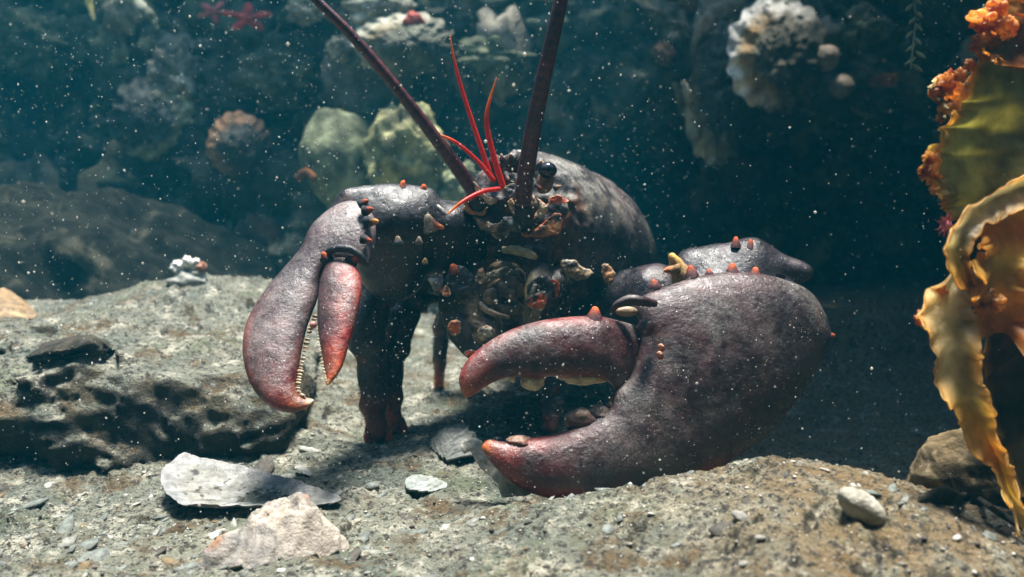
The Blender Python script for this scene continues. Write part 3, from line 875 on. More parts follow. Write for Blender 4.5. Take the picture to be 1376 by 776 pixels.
# ---- eyes, face plates, mouthparts
def pb(name, x, y, d, rx, ry, rd, col, mat=None, amp=0.12, seed=0, rot=0.0, parent=None, freq=1.5, nu=22, nv=16):
    s = d / FPX
    R = Matrix.Rotation(-math.radians(rot), 3, 'Y')
    V, F = blob_vf((0, 0, 0), (rx * s, rd * s, ry * s), nu, nv, amp, freq, seed or int(x * 3 + y))
    V = V @ np.array(R).T + p(x, y, d)
    col = np.asarray(col, float)
    nn = fbm(V, 120, 3, 0.5, 9)
    c = lerp(np.tile(col, (len(V), 1)), np.tile(col * 0.45, (len(V), 1)), np.clip(0.3 + nn * 1.2, 0, 1))
    return mk(name, V, F, mat or M_SOFT, parent or lobster, c)
st = pb('eye_stalk', 733, 244, .570, 12, 17, 12, arr(.30, .20, .13), rot=-18)
e = pb('eye', 736, 229, .563, 12.5, 11, 11, arr(0, 0, 0), M_EYE, 0.02, 1, parent=st)
s2 = pb('eye_stalk', 666, 228, .578, 11, 14, 11, arr(.22, .15, .10), rot=20)
pb('eye', 661, 221, .572, 10, 10, 9, arr(0, 0, 0), M_EYE, 0.02, 2, parent=s2)
# antenna bases: segmented, cream rimmed
def rimmed(x, y, d, r, h, ang, col, rim):
    a = math.radians(ang); dx, dy = math.cos(a), -math.sin(a)
    W = [p(x - dx * h, y - dy * h, d + .008), p(x, y, d), p(x + dx * h, y + dy * h, d - .002)]
    V, F, tt = tube_vf(W, np.array([r * 0.9, r, r * .95]) * d / FPX, 20, 18)
    c = lerp(np.tile(col, (len(V), 1)), np.tile(rim, (len(V), 1)), sstep(.72, .80, tt) * sstep(0.99, 0.9, tt))
    return mk('antenna_base', V, F, M_SOFT, lobster, c)
rimmed(642, 272, .563, 17, 11, 118, DARK, arr(.30, .2, .12))
rimmed(705, 283, .548, 17, 13, 84, DARK, arr(.34, .25, .18))
def plate(name, outline, d, col, rim=None, thick=0.6, rw=3.0, seed=0, tilt=0.0, mat=None):
    o = np.array(outline, float); y0 = o[:, 1].mean()
    P, F, px, py, sd = inflate(outline, lambda a, b: d - tilt * (b - y0) * 0.0005, 1.1, thick * .75, 1.0, 0.45, seed or int(o[0, 0] + o[0, 1]), 2, d / FPX)
    P = P + 0.0024 * np.stack([fbm(P, 105, 4, .6, 6), fbm(P, 105, 4, .6, 7), fbm(P, 105, 4, .6, 9)], -1)
    n = fbm(P, 150, 4, .6, 8)
    c = lerp(np.tile(np.asarray(col, float) * 1.25, (len(P), 1)), np.tile(arr(.03, .03, .028), (len(P), 1)), np.clip(.30 + 1.9 * n, 0, 1))
    if rim is not None:
        c = lerp(c, np.tile(np.asarray(rim, float), (len(P), 1)), .9 * sstep(rw, .4, sd + 2.5 * n))
    return mk(name, P, F, mat or M_SOFT, lobster, c * 1.05)
DB = arr(.030, .036, .044); TAN = arr(.30, .21, .12); CRE = arr(.52, .44, .31); OTN = arr(.46, .22, .09)
plate('antennal_scale', [(700, 312), (722, 306), (745, 288), (755, 290), (757, 306), (748, 316), (725, 319), (706, 319)], .553, OTN, ORED * .8)
plate('antennal_scale', [(720, 286), (742, 272), (764, 274), (762, 292), (744, 305), (722, 310), (714, 298)], .557, DB, TAN * .7)
plate('face_plate', [(737, 269), (744, 262), (754, 263), (767, 271), (760, 275), (748, 273), (740, 276)], .550, arr(.62, .14, .06), arr(.7, .3, .2))
plate('face_plate', [(720, 262), (731, 272), (736, 284), (730, 293), (716, 297), (722, 284), (722, 274)], .541, CRE, arr(.5, .16, .1), rw=2)
plate('face_plate', [(707, 253), (716, 259), (719, 270), (711, 275), (706, 266)], .542, arr(.48, .34, .22))
plate('face_plate', [(681, 274), (688, 269), (692, 279), (694, 288), (686, 285)], .543, CRE, OTN)
plate('antennal_scale', [(635, 287), (650, 297), (668, 301), (684, 295), (686, 306), (672, 314), (655, 312), (642, 303)], .557, TAN, DB)
plate('face_plate', [(660, 313), (676, 304), (686, 311), (681, 321), (666, 320)], .558, TAN * .8, CRE * .7)
plate('face_plate', [(624, 266), (631, 279), (645, 285), (657, 279), (651, 289), (636, 289), (624, 281)], .556, OTN * .8, OTN)
plate('face_plate', [(632, 242), (646, 255), (662, 268), (653, 269), (638, 257)], .548, CRE * .8, CRE)
plate('face_plate', [(652, 262), (664, 266), (666, 274), (658, 276), (652, 270)], .548, CRE * .9, TAN)
plate('face_plate', [(676, 236), (690, 230), (700, 236), (698, 246), (684, 250), (674, 245)], .556, DB * 1.6, TAN)
plate('face_plate', [(680, 250), (692, 246), (698, 256), (694, 268), (684, 268), (678, 258)], .550, DB * 1.3, TAN * .8)
plate('face_plate', [(716, 300), (700, 292), (680, 290), (676, 300), (690, 312), (708, 314)], .556, DB, arr(.10, .12, .11))
pb('face_bulb', 693, 303, .551, 11, 9.5, 9, arr(.13, .17, .15))
plate('beak_plate', [(660, 214), (676, 210), (692, 209), (708, 212), (722, 217), (726, 226), (712, 230), (694, 228), (676, 232), (664, 230)], .568, arr(.28, .24, .18), DB, rw=4)
for (x, y, a_, l_, r_, t_) in ((664, 218, 120, 8, 5, OTN), (675, 214, 105, 7, 4, CRE), (687, 212, 95, 6, 4, CRE), (700, 213, 80, 7, 4, CRE), (714, 217, 70, 7, 4, TAN), (724, 222, 55, 7, 4, OTN), (680, 236, -60, 7, 4, CRE), (694, 240, -80, 8, 4, TAN), (672, 222, 160, 9, 4, ORED), (748, 252, 20, 6, 4, OTN), (722, 250, -30, 6, 3, ORED)):
    spine(lobster, x, y, .556, a_, l_, r_, tip=t_, base=DB * 1.5, toward=.8)
# maxillipeds and jaws
def mpart(name, pts, r, cols, flat=0.7, seed=1):
    W = np.array([p(*q) for q in pts])
    V, F, tt = tube_vf(W, np.array(r) * .57 / FPX, 40, 14, flat, wob=0.25, seed=seed)
    cs = np.array(cols); k = tt * (len(cs) - 1); i = np.clip(k.astype(int), 0, len(cs) - 2)
    c = cs[i] + (cs[i + 1] - cs[i]) * (k - i)[:, None]
    nn = fbm(V, 60, 3, 0.5, seed)
    c = lerp(c, c * 0.35, np.clip(0.4 + nn * 1.4, 0, 1))
    return mk(name, V, F, M_SOFT, lobster, c)
BR = arr(.22, .16, .09); DK = arr(.05, .045, .04)
mpart('maxilliped', [(632, 350, .60), (612, 375, .572), (608, 410, .562), (618, 445, .558), (642, 476, .556)], [13, 17, 17, 17, 12], [DK, DK, DK, DK, DK], seed=11)
mpart('maxilliped', [(640, 340, .605), (640, 375, .577), (636, 415, .568), (650, 448, .562), (676, 470, .56)], [14, 20, 24, 24, 17], [DK, BR * .8, BR * .6, BR * .6, BR * .5], seed=12)
mpart('maxilliped', [(742, 345, .61), (728, 375, .58), (716, 405, .57), (706, 440, .565), (690, 470, .56)], [14, 17, 16, 15, 12], [DK, DK, arr(.34, .29, .15), BR, DK], seed=13)
mpart('maxilliped', [(765, 352, .615), (752, 375, .588), (735, 398, .575), (722, 412, .57)], [13, 14, 13, 9], [DK, DK, DK, ORED], seed=14)
mpart('jaw', [(655, 368, .575), (672, 360, .566), (690, 362, .563), (702, 375, .566)], [6, 9, 9, 6], [BR * .7, BR * 1.1, BR], seed=15)
mpart('jaw', [(655, 392, .573), (672, 388, .564), (690, 392, .562)], [9, 12, 9], [BR, BR * 1.4, BR], seed=16)
mpart('jaw', [(700, 402, .573), (690, 384, .562), (680, 374, .560)], [10, 10, 6], [BR, BR * 1.3, BR], seed=17)
mpart('jaw', [(660, 412, .566), (680, 418, .560), (700, 414, .562)], [7, 9, 7], [BR * 1.2, BR, BR], seed=18)
mpart('mouth_palp', [(638, 395, .562), (648, 412, .556), (665, 422, .555), (684, 427, .557)], [3.5, 4.5, 4, 2.5], [arr(.5, .42, .3), arr(.48, .38, .26), BR], 0.8, 19)
mpart('mouth_palp', [(705, 432, .560), (711, 415, .557), (715, 395, .556), (718, 380, .56)], [3, 4, 4, 2], [arr(.4, .34, .16), arr(.42, .36, .18), BR], 0.8, 20)
mpart('mouth_palp', [(676, 336, .562), (695, 337, .557), (712, 342, .557), (720, 347, .56)], [5, 6, 5.5, 3], [arr(.32, .3, .18), arr(.38, .36, .22), arr(.4, .36, .22)], 0.7, 21)
plate('mouth_plate', [(598, 374), (612, 358), (628, 361), (636, 376), (630, 392), (613, 397), (601, 389)], .552, DB, DB * 1.6)
plate('mouth_plate', [(593, 396), (598, 383), (606, 387), (605, 398), (598, 400)], .549, ORNG * .8, CRE)
plate('mouth_plate', [(605, 408), (618, 393), (637, 386), (649, 400), (656, 425), (670, 440), (666, 456), (650, 470), (632, 467), (617, 452), (607, 430)], .557, arr(.19, .14, .085), DB, rw=6, thick=.7)
plate('mouth_plate', [(602, 440), (608, 431), (619, 434), (619, 447), (608, 452)], .546, ORNG * .75, TAN)
plate('mouth_plate', [(622, 472), (634, 466), (646, 474), (650, 486), (636, 484)], .546, ORED * .7, DB)
plate('mouth_plate', [(705, 402), (720, 395), (732, 391), (735, 410), (726, 417), (708, 411)], .553, ORED * .95, CRE * .9, rw=2)
plate('mouth_plate', [(737, 376), (747, 378), (752, 391), (747, 401), (742, 387)], .556, ORNG * .8, ORED)
plate('mouth_plate', [(709, 384), (726, 371), (740, 374), (744, 390), (730, 396), (713, 399)], .560, DB, DB * 2)
plate('mouth_plate', [(756, 352), (774, 350), (788, 363), (799, 367), (787, 376), (774, 378), (764, 373), (755, 363)], .585, TAN * .9, CRE * .7)
plate('mouth_plate', [(808, 357), (818, 355), (827, 368), (823, 383), (812, 377)], .60, OTN * .8, TAN)
plate('mouth_plate', [(650, 376), (664, 362), (684, 356), (702, 362), (708, 378), (694, 372), (676, 370), (660, 380)], .560, arr(.10, .09, .06), arr(.3, .26, .16), thick=.8)
plate('mouth_plate', [(648, 392), (660, 386), (670, 394), (668, 408), (656, 412), (648, 404)], .556, TAN * .8, DB)
plate('mouth_plate', [(674, 384), (686, 380), (694, 392), (700, 406), (686, 404), (676, 396)], .557, TAN * .6, DB)
plate('mouth_plate', [(640, 366), (650, 362), (652, 374), (644, 382), (636, 376)], .553, CRE * .8, OTN)
plate('mouth_plate', [(640, 444), (654, 436), (664, 444), (662, 454), (648, 458)], .545, arr(.40, .36, .25), TAN)
# feathery hairs round the mouth
Vb, Fb = [], []
for k in range(700):
    x, y = rng.uniform(606, 770), rng.uniform(345, 455)
    b = p(x, y, rng.uniform(.552, .57)); dr = arr(rng.normal(0, .7), -0.5, -1 + rng.normal(0, .5)); dr /= np.linalg.norm(dr)
    e_ = b + dr * rng.uniform(.003, .008)
    sd_ = np.cross(dr, (0, 1, .3)); sd_ = sd_ / np.linalg.norm(sd_) * .00013
    i = len(Vb); Vb += [b + sd_, b - sd_, b + arr(0, .0002, 0), e_]; Fb += [(i, i + 1, i + 3), (i + 1, i + 2, i + 3), (i + 2, i, i + 3)]
mk('mouth_bristles', Vb, Fb, M_BRISTLE, lobster, kind='stuff')
# ================================================================== ROCKS AND SHELLS ON THE SEABED
def plane_pt(px, py, z0):
    d = (CAM_Z - z0) / (SP + CP * (np.asarray(py, float) - 388) / FPX)
    return pix(px, py, d)
M_OYS = mat_vc('oyster_shell', 130, 0.6, 0.6, 0.0, 0.35, 0.3, 0.002)
def valve(name, outline, z0, dome, thick, col, label, cat='shell', group=None, seed=0, rim=0.0, lumps=0.3, silt=0.0, concave=False, tilt=0.0, parent=None):
    """one shell valve lying on the ground: outline in photo pixels on the plane z0"""
    O = closed_spline(outline, 14)
    O = plane_pt(O[:, 0], O[:, 1], z0)
    cen = O.mean(0)
    nr = 64; na = len(O)
    r = np.linspace(0.0, 1.0, nr) ** 0.8
    r[0] = 0.01
    ang = np.linspace(0, 2 * np.pi, na, endpoint=False)
    wav = 1 + 0.022 * fbm(np.stack([np.cos(ang) * 2, np.sin(ang) * 2, 0 * ang + seed], -1), 3.0, 3, 0.6, seed)
    V = cen + r[:, None, None] * ((O - cen) * wav[:, None])[None]
    h = (1 - r ** 2.2)[:, None] * dome * (1 + lumps * fbm(V, 55, 3, 0.5, seed + 1)) if not concave else (r ** 2.5)[:, None] * dome * np.ones(na)[None]
    um = O[np.argmin(O[:, 0])] * 0.7 + cen * 0.3; du_ = np.linalg.norm(V - um, axis=-1) / np.linalg.norm(O - um, axis=1).max()
    rings = 0.0030 * (((du_ + 0.06 * fbm(V, 40, 3, 0.5, seed + 2)) * 7) % 1.0) ** 1.6 * sstep(.1, .5, r)[:, None] * (.3 if concave else min(1.0, dome / .012))
    V[..., 2] += h + rings + 0.0016 * fbm(V, 90, 4, 0.6, seed + 4) + tilt * (V[..., 1] - cen[1]) + rim * fbm(V, 35, 2, 0.5, seed + 5) * r[:, None] ** 3
    B = V.copy(); B[..., 2] -= thick * (0.35 + 0.65 * (1 - r[:, None] ** 4))
    B[..., :2] = cen[:2] + (B[..., :2] - cen[:2]) * 0.985
    A = np.vstack([V.reshape(-1, 3), B.reshape(-1, 3)])
    F1 = grid_faces(nr, na, wrap_v=True)
    F2 = F1[:, ::-1] + nr * na
    k = np.arange(na); k1 = (k + 1) % na
    e = (nr - 1) * na
    F3 = np.stack([e + k, e + nr * na + k, e + nr * na + k1, e + k1], -1)
    c1, c2, c3 = col
    n = fbm(A, 45, 4, 0.6, seed + 7)
    c = lerp(np.tile(c1, (len(A), 1)), np.tile(c2, (len(A), 1)), np.clip(0.4 + 1.4 * n, 0, 1))
    rr_ = np.tile(np.repeat(r, na), 2)
    c = lerp(c, np.tile(c3, (len(A), 1)), np.clip(fbm(A, 34, 3, 0.6, seed + 9) * 3 - 0.55, 0, 1) * .8)
    if silt:
        c = lerp(c, np.tile(arr(.19, .19, .165), (len(A), 1)), silt * sstep(0.88, 0.70, rr_ + 0.25 * n) * np.clip(0.75 + 1.2 * fbm(A, 170, 2, 0.5, 3), 0, 1))
        c = lerp(c, np.tile(arr(.03, .03, .025), (len(A), 1)), silt * sstep(0.9, 0.75, rr_) * np.clip(fbm(A, 330, 2, 0.5, 4) * 5 - 1.6, 0, 1))
    return mk(name, A, np.vstack([F1, F2, F3]), M_OYS, parent, c, label=label, cat=cat, group=group)
gz = lambda x, y: float(ground_z(x, y, False))
def zat(px, py): return ground_hit(px, py)[0][2]
valve('oyster_shell', [(217, 660), (223, 642), (246, 630), (282, 634), (332, 644), (382, 655), (420, 668), (458, 680), (440, 688), (395, 691), (345, 692), (300, 691), (255, 690), (228, 680)],
      zat(330, 690) + 0.005, 0.006, 0.0022, (arr(.26, .26, .25), arr(.16, .17, .17), arr(.31, .31, .295)), 'flat white oyster shell lying open on the silt below the ledge', seed=1, silt=0.95, concave=True, rim=0.003, tilt=0.03)
valve('oyster_shell', [(262, 764), (300, 735), (340, 708), (385, 684), (420, 690), (450, 712), (470, 735), (448, 747), (400, 757), (345, 767), (300, 768)],
      zat(350, 765) + 0.001, 0.019, 0.004, (arr(.33, .29, .24), arr(.15, .145, .135), arr(.27, .11, .04)), 'domed brown and cream oyster shell with a rusty stain', seed=2, lumps=0.6, rim=0.0015)
valve('shell_fragment', [(545, 645), (556, 638), (578, 642), (601, 650), (588, 659), (566, 660), (548, 657)], zat(570, 660) + 0.004, 0.003, 0.003,
      (arr(.26, .29, .275), arr(.17, .20, .19), arr(.32, .32, .30)), 'pale green shell piece half sunk in silt between the claws', seed=3, silt=0.4)
valve('limpet_shell', [(578, 600), (592, 588), (620, 583), (640, 590), (648, 604), (632, 616), (600, 618)], zat(610, 615) + 0.006, 0.012, 0.004,
      (arr(.18, .19, .17), arr(.12, .13, .12), arr(.24, .24, .2)), 'grey silted limpet shell beside the broken shell', seed=4)
valve('mussel_shell', [(-40, 432), (-20, 402), (5, 394), (30, 408), (50, 424), (30, 432), (0, 436)], zat(20, 434) + 0.004, 0.014, 0.004,
      (arr(.26, .17, .08), arr(.16, .11, .06), arr(.4, .3, .16)), 'brown shell lying at the back of the silty ledge', seed=5)
valve('shell_fragment', [(396, 630), (402, 627), (414, 632), (420, 638), (410, 637)], zat(408, 636) + 0.004, 0.001, 0.0015,
      (arr(.45, .44, .40), arr(.36, .35, .32), arr(.4, .4, .36)), 'thin white shell sliver beside the white oyster shell', seed=6)
# broken shell leaning under the crusher finger tip
BRK = [(617, 596), (630, 588), (643, 590), (655, 604), (668, 620), (690, 638), (716, 662), (694, 668), (674, 668), (668, 650), (652, 636), (640, 622), (632, 606), (624, 610)]
P, F, px, py, sd = inflate(BRK, lambda a, b: 0.474 - 0.010 * (b - 590) / 80.0, 1.0, 0.22, 1.0, 0.5, 23, 2, 0.00044)
P = P + np.stack([0 * px, 0.0022 * fbm(P, 90, 3, 0.6, 24), 0 * px], -1)
n = fbm(P, 90, 4, 0.6, 25)
c = lerp(np.tile(arr(.50, .50, .44), (len(P), 1)), np.tile(arr(.20, .20, .15), (len(P), 1)), np.clip(0.4 + 1.3 * n, 0, 1))
mk('broken_shell', P, F, M_OYS, None, c, label='jagged pale broken shell propped under the crusher claw tip', cat='shell')
# small clam on the boulder back
g, d = ground_hit(1157, 700)
R = Matrix.Rotation(math.radians(38), 3, 'Y') @ Matrix.Rotation(math.radians(-18), 3, 'X')
V, F = blob_vf((0, 0, 0), (0.0125, 0.0075, 0.0065), 30, 20, 0.06, 1.4, 6)
V[:, 2] += 0.0004 * np.sin(V[:, 0] * 2600)
V = V @ np.array(R).T + g + arr(0, 0, 0.006)
mk('clam_shell', V, F, M_OYS, None, lerp(np.tile(arr(.26, .245, .19), (len(V), 1)), np.tile(arr(.36, .35, .30), (len(V), 1)), np.clip(fbm(V, 120, 3) + .5, 0, 1)), label='small closed cream clam shell on the rusty rock', cat='shell')

def stone(name, pts, mat, label, cat='stone', group=None, bevel=0.004, amp=0.0025, freq=60, parent=None, sub=4):
    """broken stone: convex hull of points, subdivided and roughened"""
    import bmesh
    bm = bmesh.new()
    for q in pts: bm.verts.new(q)
    r = bmesh.ops.convex_hull(bm, input=bm.verts)
    bmesh.ops.delete(bm, geom=[v for v in bm.verts if not v.link_faces], context='VERTS')
    bmesh.ops.triangulate(bm, faces=bm.faces)
    bmesh.ops.bevel(bm, geom=list(bm.edges), offset=bevel, segments=2, affect='EDGES', clamp_overlap=True)
    bmesh.ops.triangulate(bm, faces=bm.faces)
    for k in range(sub):
        L = sorted(e.calc_length() for e in bm.edges)
        thr = L[int(len(L) * 0.5)]
        bmesh.ops.subdivide_edges(bm, edges=[e for e in bm.edges if e.calc_length() > thr], cuts=1)
        bmesh.ops.triangulate(bm, faces=bm.faces)
    bm.verts.ensure_lookup_table()
    V = np.array([v.co for v in bm.verts]); bm.normal_update()
    N = np.array([v.normal for v in bm.verts])
    F = [[v.index for v in f.verts] for f in bm.faces]
    bm.free()
    V = V + N * (amp * fbm(V, freq, 4, 0.6, 5))[:, None]
    return mk(name, V, np.array(F), mat, parent, label=label, cat=cat, group=group, base=True)
# the ledge rock: a broken slab whose face overhangs the silt
def ledge_fn(P):
    q = P - arr(-0.40, 0.640, 0.004)
    b = np.abs(q) - np.array([0.25, 0.095, 0.050])
    d = np.linalg.norm(np.maximum(b + 0.03, 0), axis=-1) + np.minimum((b + 0.03).max(-1), 0) - 0.03
    # it wedges out towards the claw
    return d + 0.22 * np.maximum(P[..., 0] + 0.30, 0)
def ledge_det(P):
    st = P * np.array([0.75, 0.9, 1.25]) + 0.03 * np.stack([0 * P[:, 0], 0 * P[:, 0], fbm(P, 9, 2, .5, 305)], -1)
    return 0.040 * fbm(P, 6.5, 2, 0.5, 304) * sstep(0.08, 0.02, P[:, 2]) + 0.016 * fbm(st, 15, 4, 0.6, 301) - 0.013 * fbm(st, 24, 5, 0.62, 302, ridge=True) + 0.0025 * fbm(P, 130, 3, 0.6, 303)
V, F = solid(ledge_fn, (-0.70, 0.46, -0.06), (-0.10, 0.78, 0.10), 0.0029, ledge_det, 0.036)
mk('rock_ledge', V, F, M_GROUND, None, label='low craggy rock ledge with a dark broken face above the oyster shells', cat='rock')
# dark slab on the ledge
zl = 0.054
b1 = plane_pt([28, 60, 110, 163, 150, 90, 45], [486, 491, 490, 482, 460, 456, 464], zl - 0.006)
t1 = [plane_pt(x, y, zl + h) for x, y, h in ((58, 470, .012), (92, 458, .019), (118, 448, .025), (150, 464, .016), (160, 478, .007), (80, 478, .013), (36, 484, .005))]
stone('stone_slab', list(b1) + t1, M_STONE, 'dark angular slab of stone lying on the silty ledge')
# rock shelf added overhead, out of view, to cast shade on the hollow
def shelf_fn(P):
    Q = (P - arr(0, .87, 0)) * np.array([1, .38, 1])
    d = sd_caps(Q, (.235, 0, .61), (.85, .01, .57), .095, .13)
    d = smin(d, sd_caps(Q, (.92, .03, .56), (1.0, .05, -.06), .15, .19), .08)
    return d
V, F = solid(shelf_fn, (.0, .20, -.14), (1.3, 1.60, .86), .013, lambda P: .030 * fbm(P, 7, 4, .55, 311))
V = V + .006 * np.stack([fbm(V, 30, 3, .6, 312 + k) for k in range(3)], -1)
mk('shade_shelf', V, F, M_WALL, None, kind='structure')
# unseen rock brow added over the viewer to keep sun off near water
def brow_fn(P):
    Q = (P - arr(0, -.22, .80)) * np.array([.25, 1, 1.6])
    return (np.linalg.norm(np.maximum(np.abs(Q) - np.array([.30, .30, .10]), 0), axis=-1) - .09)
V, F = solid(brow_fn, (-1.75, -.62, .56), (1.75, .36, 1.06), .022, lambda P: .03 * fbm(P, 6, 4, .55, 321))
mk('shade_brow', V, F, M_WALL, None, kind='structure')
# far boulder behind the ledge
M_BROWN = mat_rock('brown_boulder', (0.005, 0.006, 0.005), (0.02, 0.021, 0.015), (0.06, 0.057, 0.04), 34, 0.55, 0.8)
nu, nv = 260, 110
V, F = blob_vf((0, 0, 0), (0.42, 0.20, 0.215), nu, nv, 0.22, 1.5, 31, oct=3)
V = V + (V / np.linalg.norm(V, axis=1, keepdims=True)) * (0.020 * fbm(V @ np.array([[.9, 0, .4], [0, 1, 0], [-.4, 0, .9]]) * np.array([0.35, 1, 2.4]), 11, 5, 0.6, 32) + 0.024 * fbm(V, 17, 5, 0.62, 33))[:, None]
V = V @ np.array(Matrix.Rotation(math.radians(12), 3, 'Y')).T + arr(-0.62, 1.15, -0.055)
mk('boulder', V, F, M_BROWN, None, label='large rough brown boulder rising behind the silty ledge', cat='boulder')
# rock behind the kelp foot
g, d = ground_hit(1330, 690)
V, F = blob_vf(g + arr(0.004, 0.035, 0.006), (0.026, 0.022, 0.026), 60, 40, 0.35, 1.6, 35, oct=5)
mk('rock', V, F, mat_rock('tan_rock', (0.06, 0.045, 0.025), (0.20, 0.15, 0.08), (0.3, 0.24, 0.14), 60, 0.5), None, label='lumpy tan rock by the foot of the yellow kelp', cat='rock')
# dark mussel sliver lying on the rock edge
W = [ground_hit(1236, 684)[0] + arr(0, 0, .004), ground_hit(1262, 682)[0] + arr(0, 0, .006), ground_hit(1284, 684)[0] + arr(0, 0, .005), ground_hit(1300, 676)[0] + arr(0, 0, .006)]
V, F, tt = tube_vf(W, [.003, .005, .004, .001], 24, 10, 0.5)
mk('driftwood_twig', V, F, M_STONE, None, label='short dark twig lying at the edge of the rusty rock', cat='twig')
W = [ground_hit(1300, 668)[0] + arr(0, 0.004, .006), ground_hit(1320, 690)[0] + arr(0, 0, .006), ground_hit(1348, 706)[0] + arr(0, 0, .005), ground_hit(1378, 722)[0] + arr(0, 0, .004)]
V, F, tt = tube_vf(W, [.0012, .0016, .0018, .0016], 30, 8)
mk('trailing_weed', V, F, M_STONE, None, label='thin dark weed stem trailing over the rock to the kelp', cat='weed')
# crusty white tube cluster on the ridge
g, d = ground_hit(256, 384)
cl = thing('barnacle_cluster', 'white crusty barnacle cluster on the crest of the ledge', 'barnacles', g)
for i, (x, y, r_, cc) in enumerate(((240, 356, 9, arr(.68, .70, .66)), (252, 350, 8, arr(.72, .72, .68)), (262, 352, 8, arr(.6, .62, .56)), (270, 356, 7, arr(.34, .16, .10)), (246, 366, 9, arr(.4, .42, .38)), (262, 368, 9, arr(.45, .45, .40)))):
    s = d / FPX
    V, F = blob_vf(pix(x, y + 3, d), (r_ * s, r_ * s, r_ * .9 * s), 28, 20, .7, 2.6, 70 + i, oct=4)
    mk('barnacle', V, F, M_OYS, cl, np.tile(cc, (len(V), 1)))
V, F = blob_vf(g + arr(0, 0, .002), (.020, .016, .012), 30, 20, .4, 1.8, 8)
mk('crust', V, F, M_OYS, cl, np.tile(arr(.26, .27, .24), (len(V), 1)))

# loose pebbles and shell grit
peb = []
for k in range(6):
    V, F = blob_vf((0, 0, 0), (1, .8, .6), 10, 7, .35, 1.2, 50 + k)
    peb.append((V, F))
M_PEB = [mat_plain('pebble_grey', (.13, .13, .12), (.22, .21, .18), 300, .8, .4), mat_plain('pebble_dark', (.035, .033, .03), (.07, .06, .05), 300, .8, .4), mat_plain('pebble_pale', (.30, .29, .26), (.42, .41, .36), 300, .7, .3)]
pm = [[mesh_data('pebble', V, F, m) for (V, F) in peb] for m in M_PEB]
PL = ['small grey pebble resting on the silty seabed', 'small dark pebble resting on the silty seabed', 'small pale shell chip resting on the silty seabed']
PN = ['pebble', 'pebble', 'shell_chip']
for k in range(70):
    x, y = rng.uniform(20, 1360), rng.uniform(560, 772)
    if k > 55: x, y = rng.uniform(10, 330), rng.uniform(400, 500)
    g, d = ground_hit(x, y)
    kind = int(rng.choice([0, 1, 2], p=[.4, .3, .3]))
    o = bpy.data.objects.new(PN[kind], pm[kind][int(rng.integers(6))])
    C.objects.link(o)
    r_ = float(np.exp(rng.normal(math.log(.0020), .38)))
    o.scale = (r_, r_ * rng.uniform(.6, 1), r_ * rng.uniform(.45, .8)); o.rotation_euler = (rng.uniform(-.4, .4), rng.uniform(-.4, .4), rng.uniform(0, 6.28))
    o.location = (g[0], g[1], float(ground_z(g[0:1], g[1:2])[0]) + .15 * r_)
    tag(o, PL[kind], PN[kind].replace('_', ' '), ['grey pebbles', 'dark pebbles', 'pale shell chips'][kind])
NG = 9000
gx = rng.uniform(-.75, .75, NG); gy = rng.uniform(.30, .95, NG) ** 1.0; gx = gx * gy * 1.15
gr_ = np.exp(rng.normal(math.log(.00062), .45, NG))
gzv = ground_z(gx, gy)
ico = np.array([(1, 0, 0), (-1, 0, 0), (0, 1, 0), (0, -1, 0), (0, 0, 1), (0, 0, -1)], float)
icf = np.array([(0, 2, 4), (2, 1, 4), (1, 3, 4), (3, 0, 4), (2, 0, 5), (1, 2, 5), (3, 1, 5), (0, 3, 5)])
gv = np.stack([gx, gy, gzv + .2 * gr_], -1)[:, None] + gr_[:, None, None] * ico[None] * rng.uniform(.5, 1.4, (NG, 6, 1)) * np.array([1, 1, .7])
gc = rng.choice(4, NG, p=[.4, .25, .2, .15])
gcol = np.array([(.17, .175, .15), (.05, .045, .04), (.40, .39, .35), (.18, .12, .06)])[gc]
mk('gravel', gv.reshape(-1, 3), (icf[None] + 6 * np.arange(NG)[:, None, None]).reshape(-1, 3), mat_vc('grit', 300, .8, .2, 0, .3), None, np.repeat(gcol, 6, 0), smooth=False, label='fine grit and shell sand scattered over the silty seabed', cat='gravel', kind='stuff')

# thin stone flakes bedded in the silt, too many to pick apart
NF = 420
fx = rng.uniform(20, 1370, NF); fy = rng.uniform(585, 800, NF); fx[:230] = rng.uniform(-60, 420, 230); fy[180:240] = rng.uniform(400, 500, 60)
fd = (CAM_Z - .004) / (SP + CP * (fy - 388) / FPX); fp = pix(fx, fy, fd)
fg = ground_z(fp[:, 0], fp[:, 1])
fr_ = np.exp(rng.normal(math.log(.0026), .45, NF)); fa = rng.normal(.5, .5, NF)
ring = np.array([(math.cos(a), math.sin(a)) for a in np.arange(6) * math.pi / 3])
fl = ring[None] * rng.uniform(.55, 1.15, (NF, 6, 1)) * np.stack([fr_ * 1.6, fr_ * .8], -1)[:, None]
fxy = np.stack([fl[..., 0] * np.cos(fa)[:, None] - fl[..., 1] * np.sin(fa)[:, None], fl[..., 0] * np.sin(fa)[:, None] + fl[..., 1] * np.cos(fa)[:, None]], -1)
tz = fxy[..., 1] * rng.normal(.25, .25, NF)[:, None] + fxy[..., 0] * rng.normal(0, .2, NF)[:, None]
top = np.concatenate([fp[:, None, :2] + fxy, (fg[:, None] + .0001 + tz)[..., None]], -1)
bot = top - np.array([0, 0, 1]) * (.25 * fr_)[:, None, None]
fv = np.concatenate([top, bot], 1).reshape(-1, 3)
ff = []
tri = [(0, 1, 2), (0, 2, 3), (0, 3, 4), (0, 4, 5)]
ff += tri + [(a + 6, c + 6, b + 6) for a, b, c in tri]
for k in range(6):
    k1 = (k + 1) % 6
    ff += [(k, k + 6, k1 + 6), (k, k1 + 6, k1)]
ff = (np.array(ff)[None] + 12 * np.arange(NF)[:, None, None]).reshape(-1, 3)
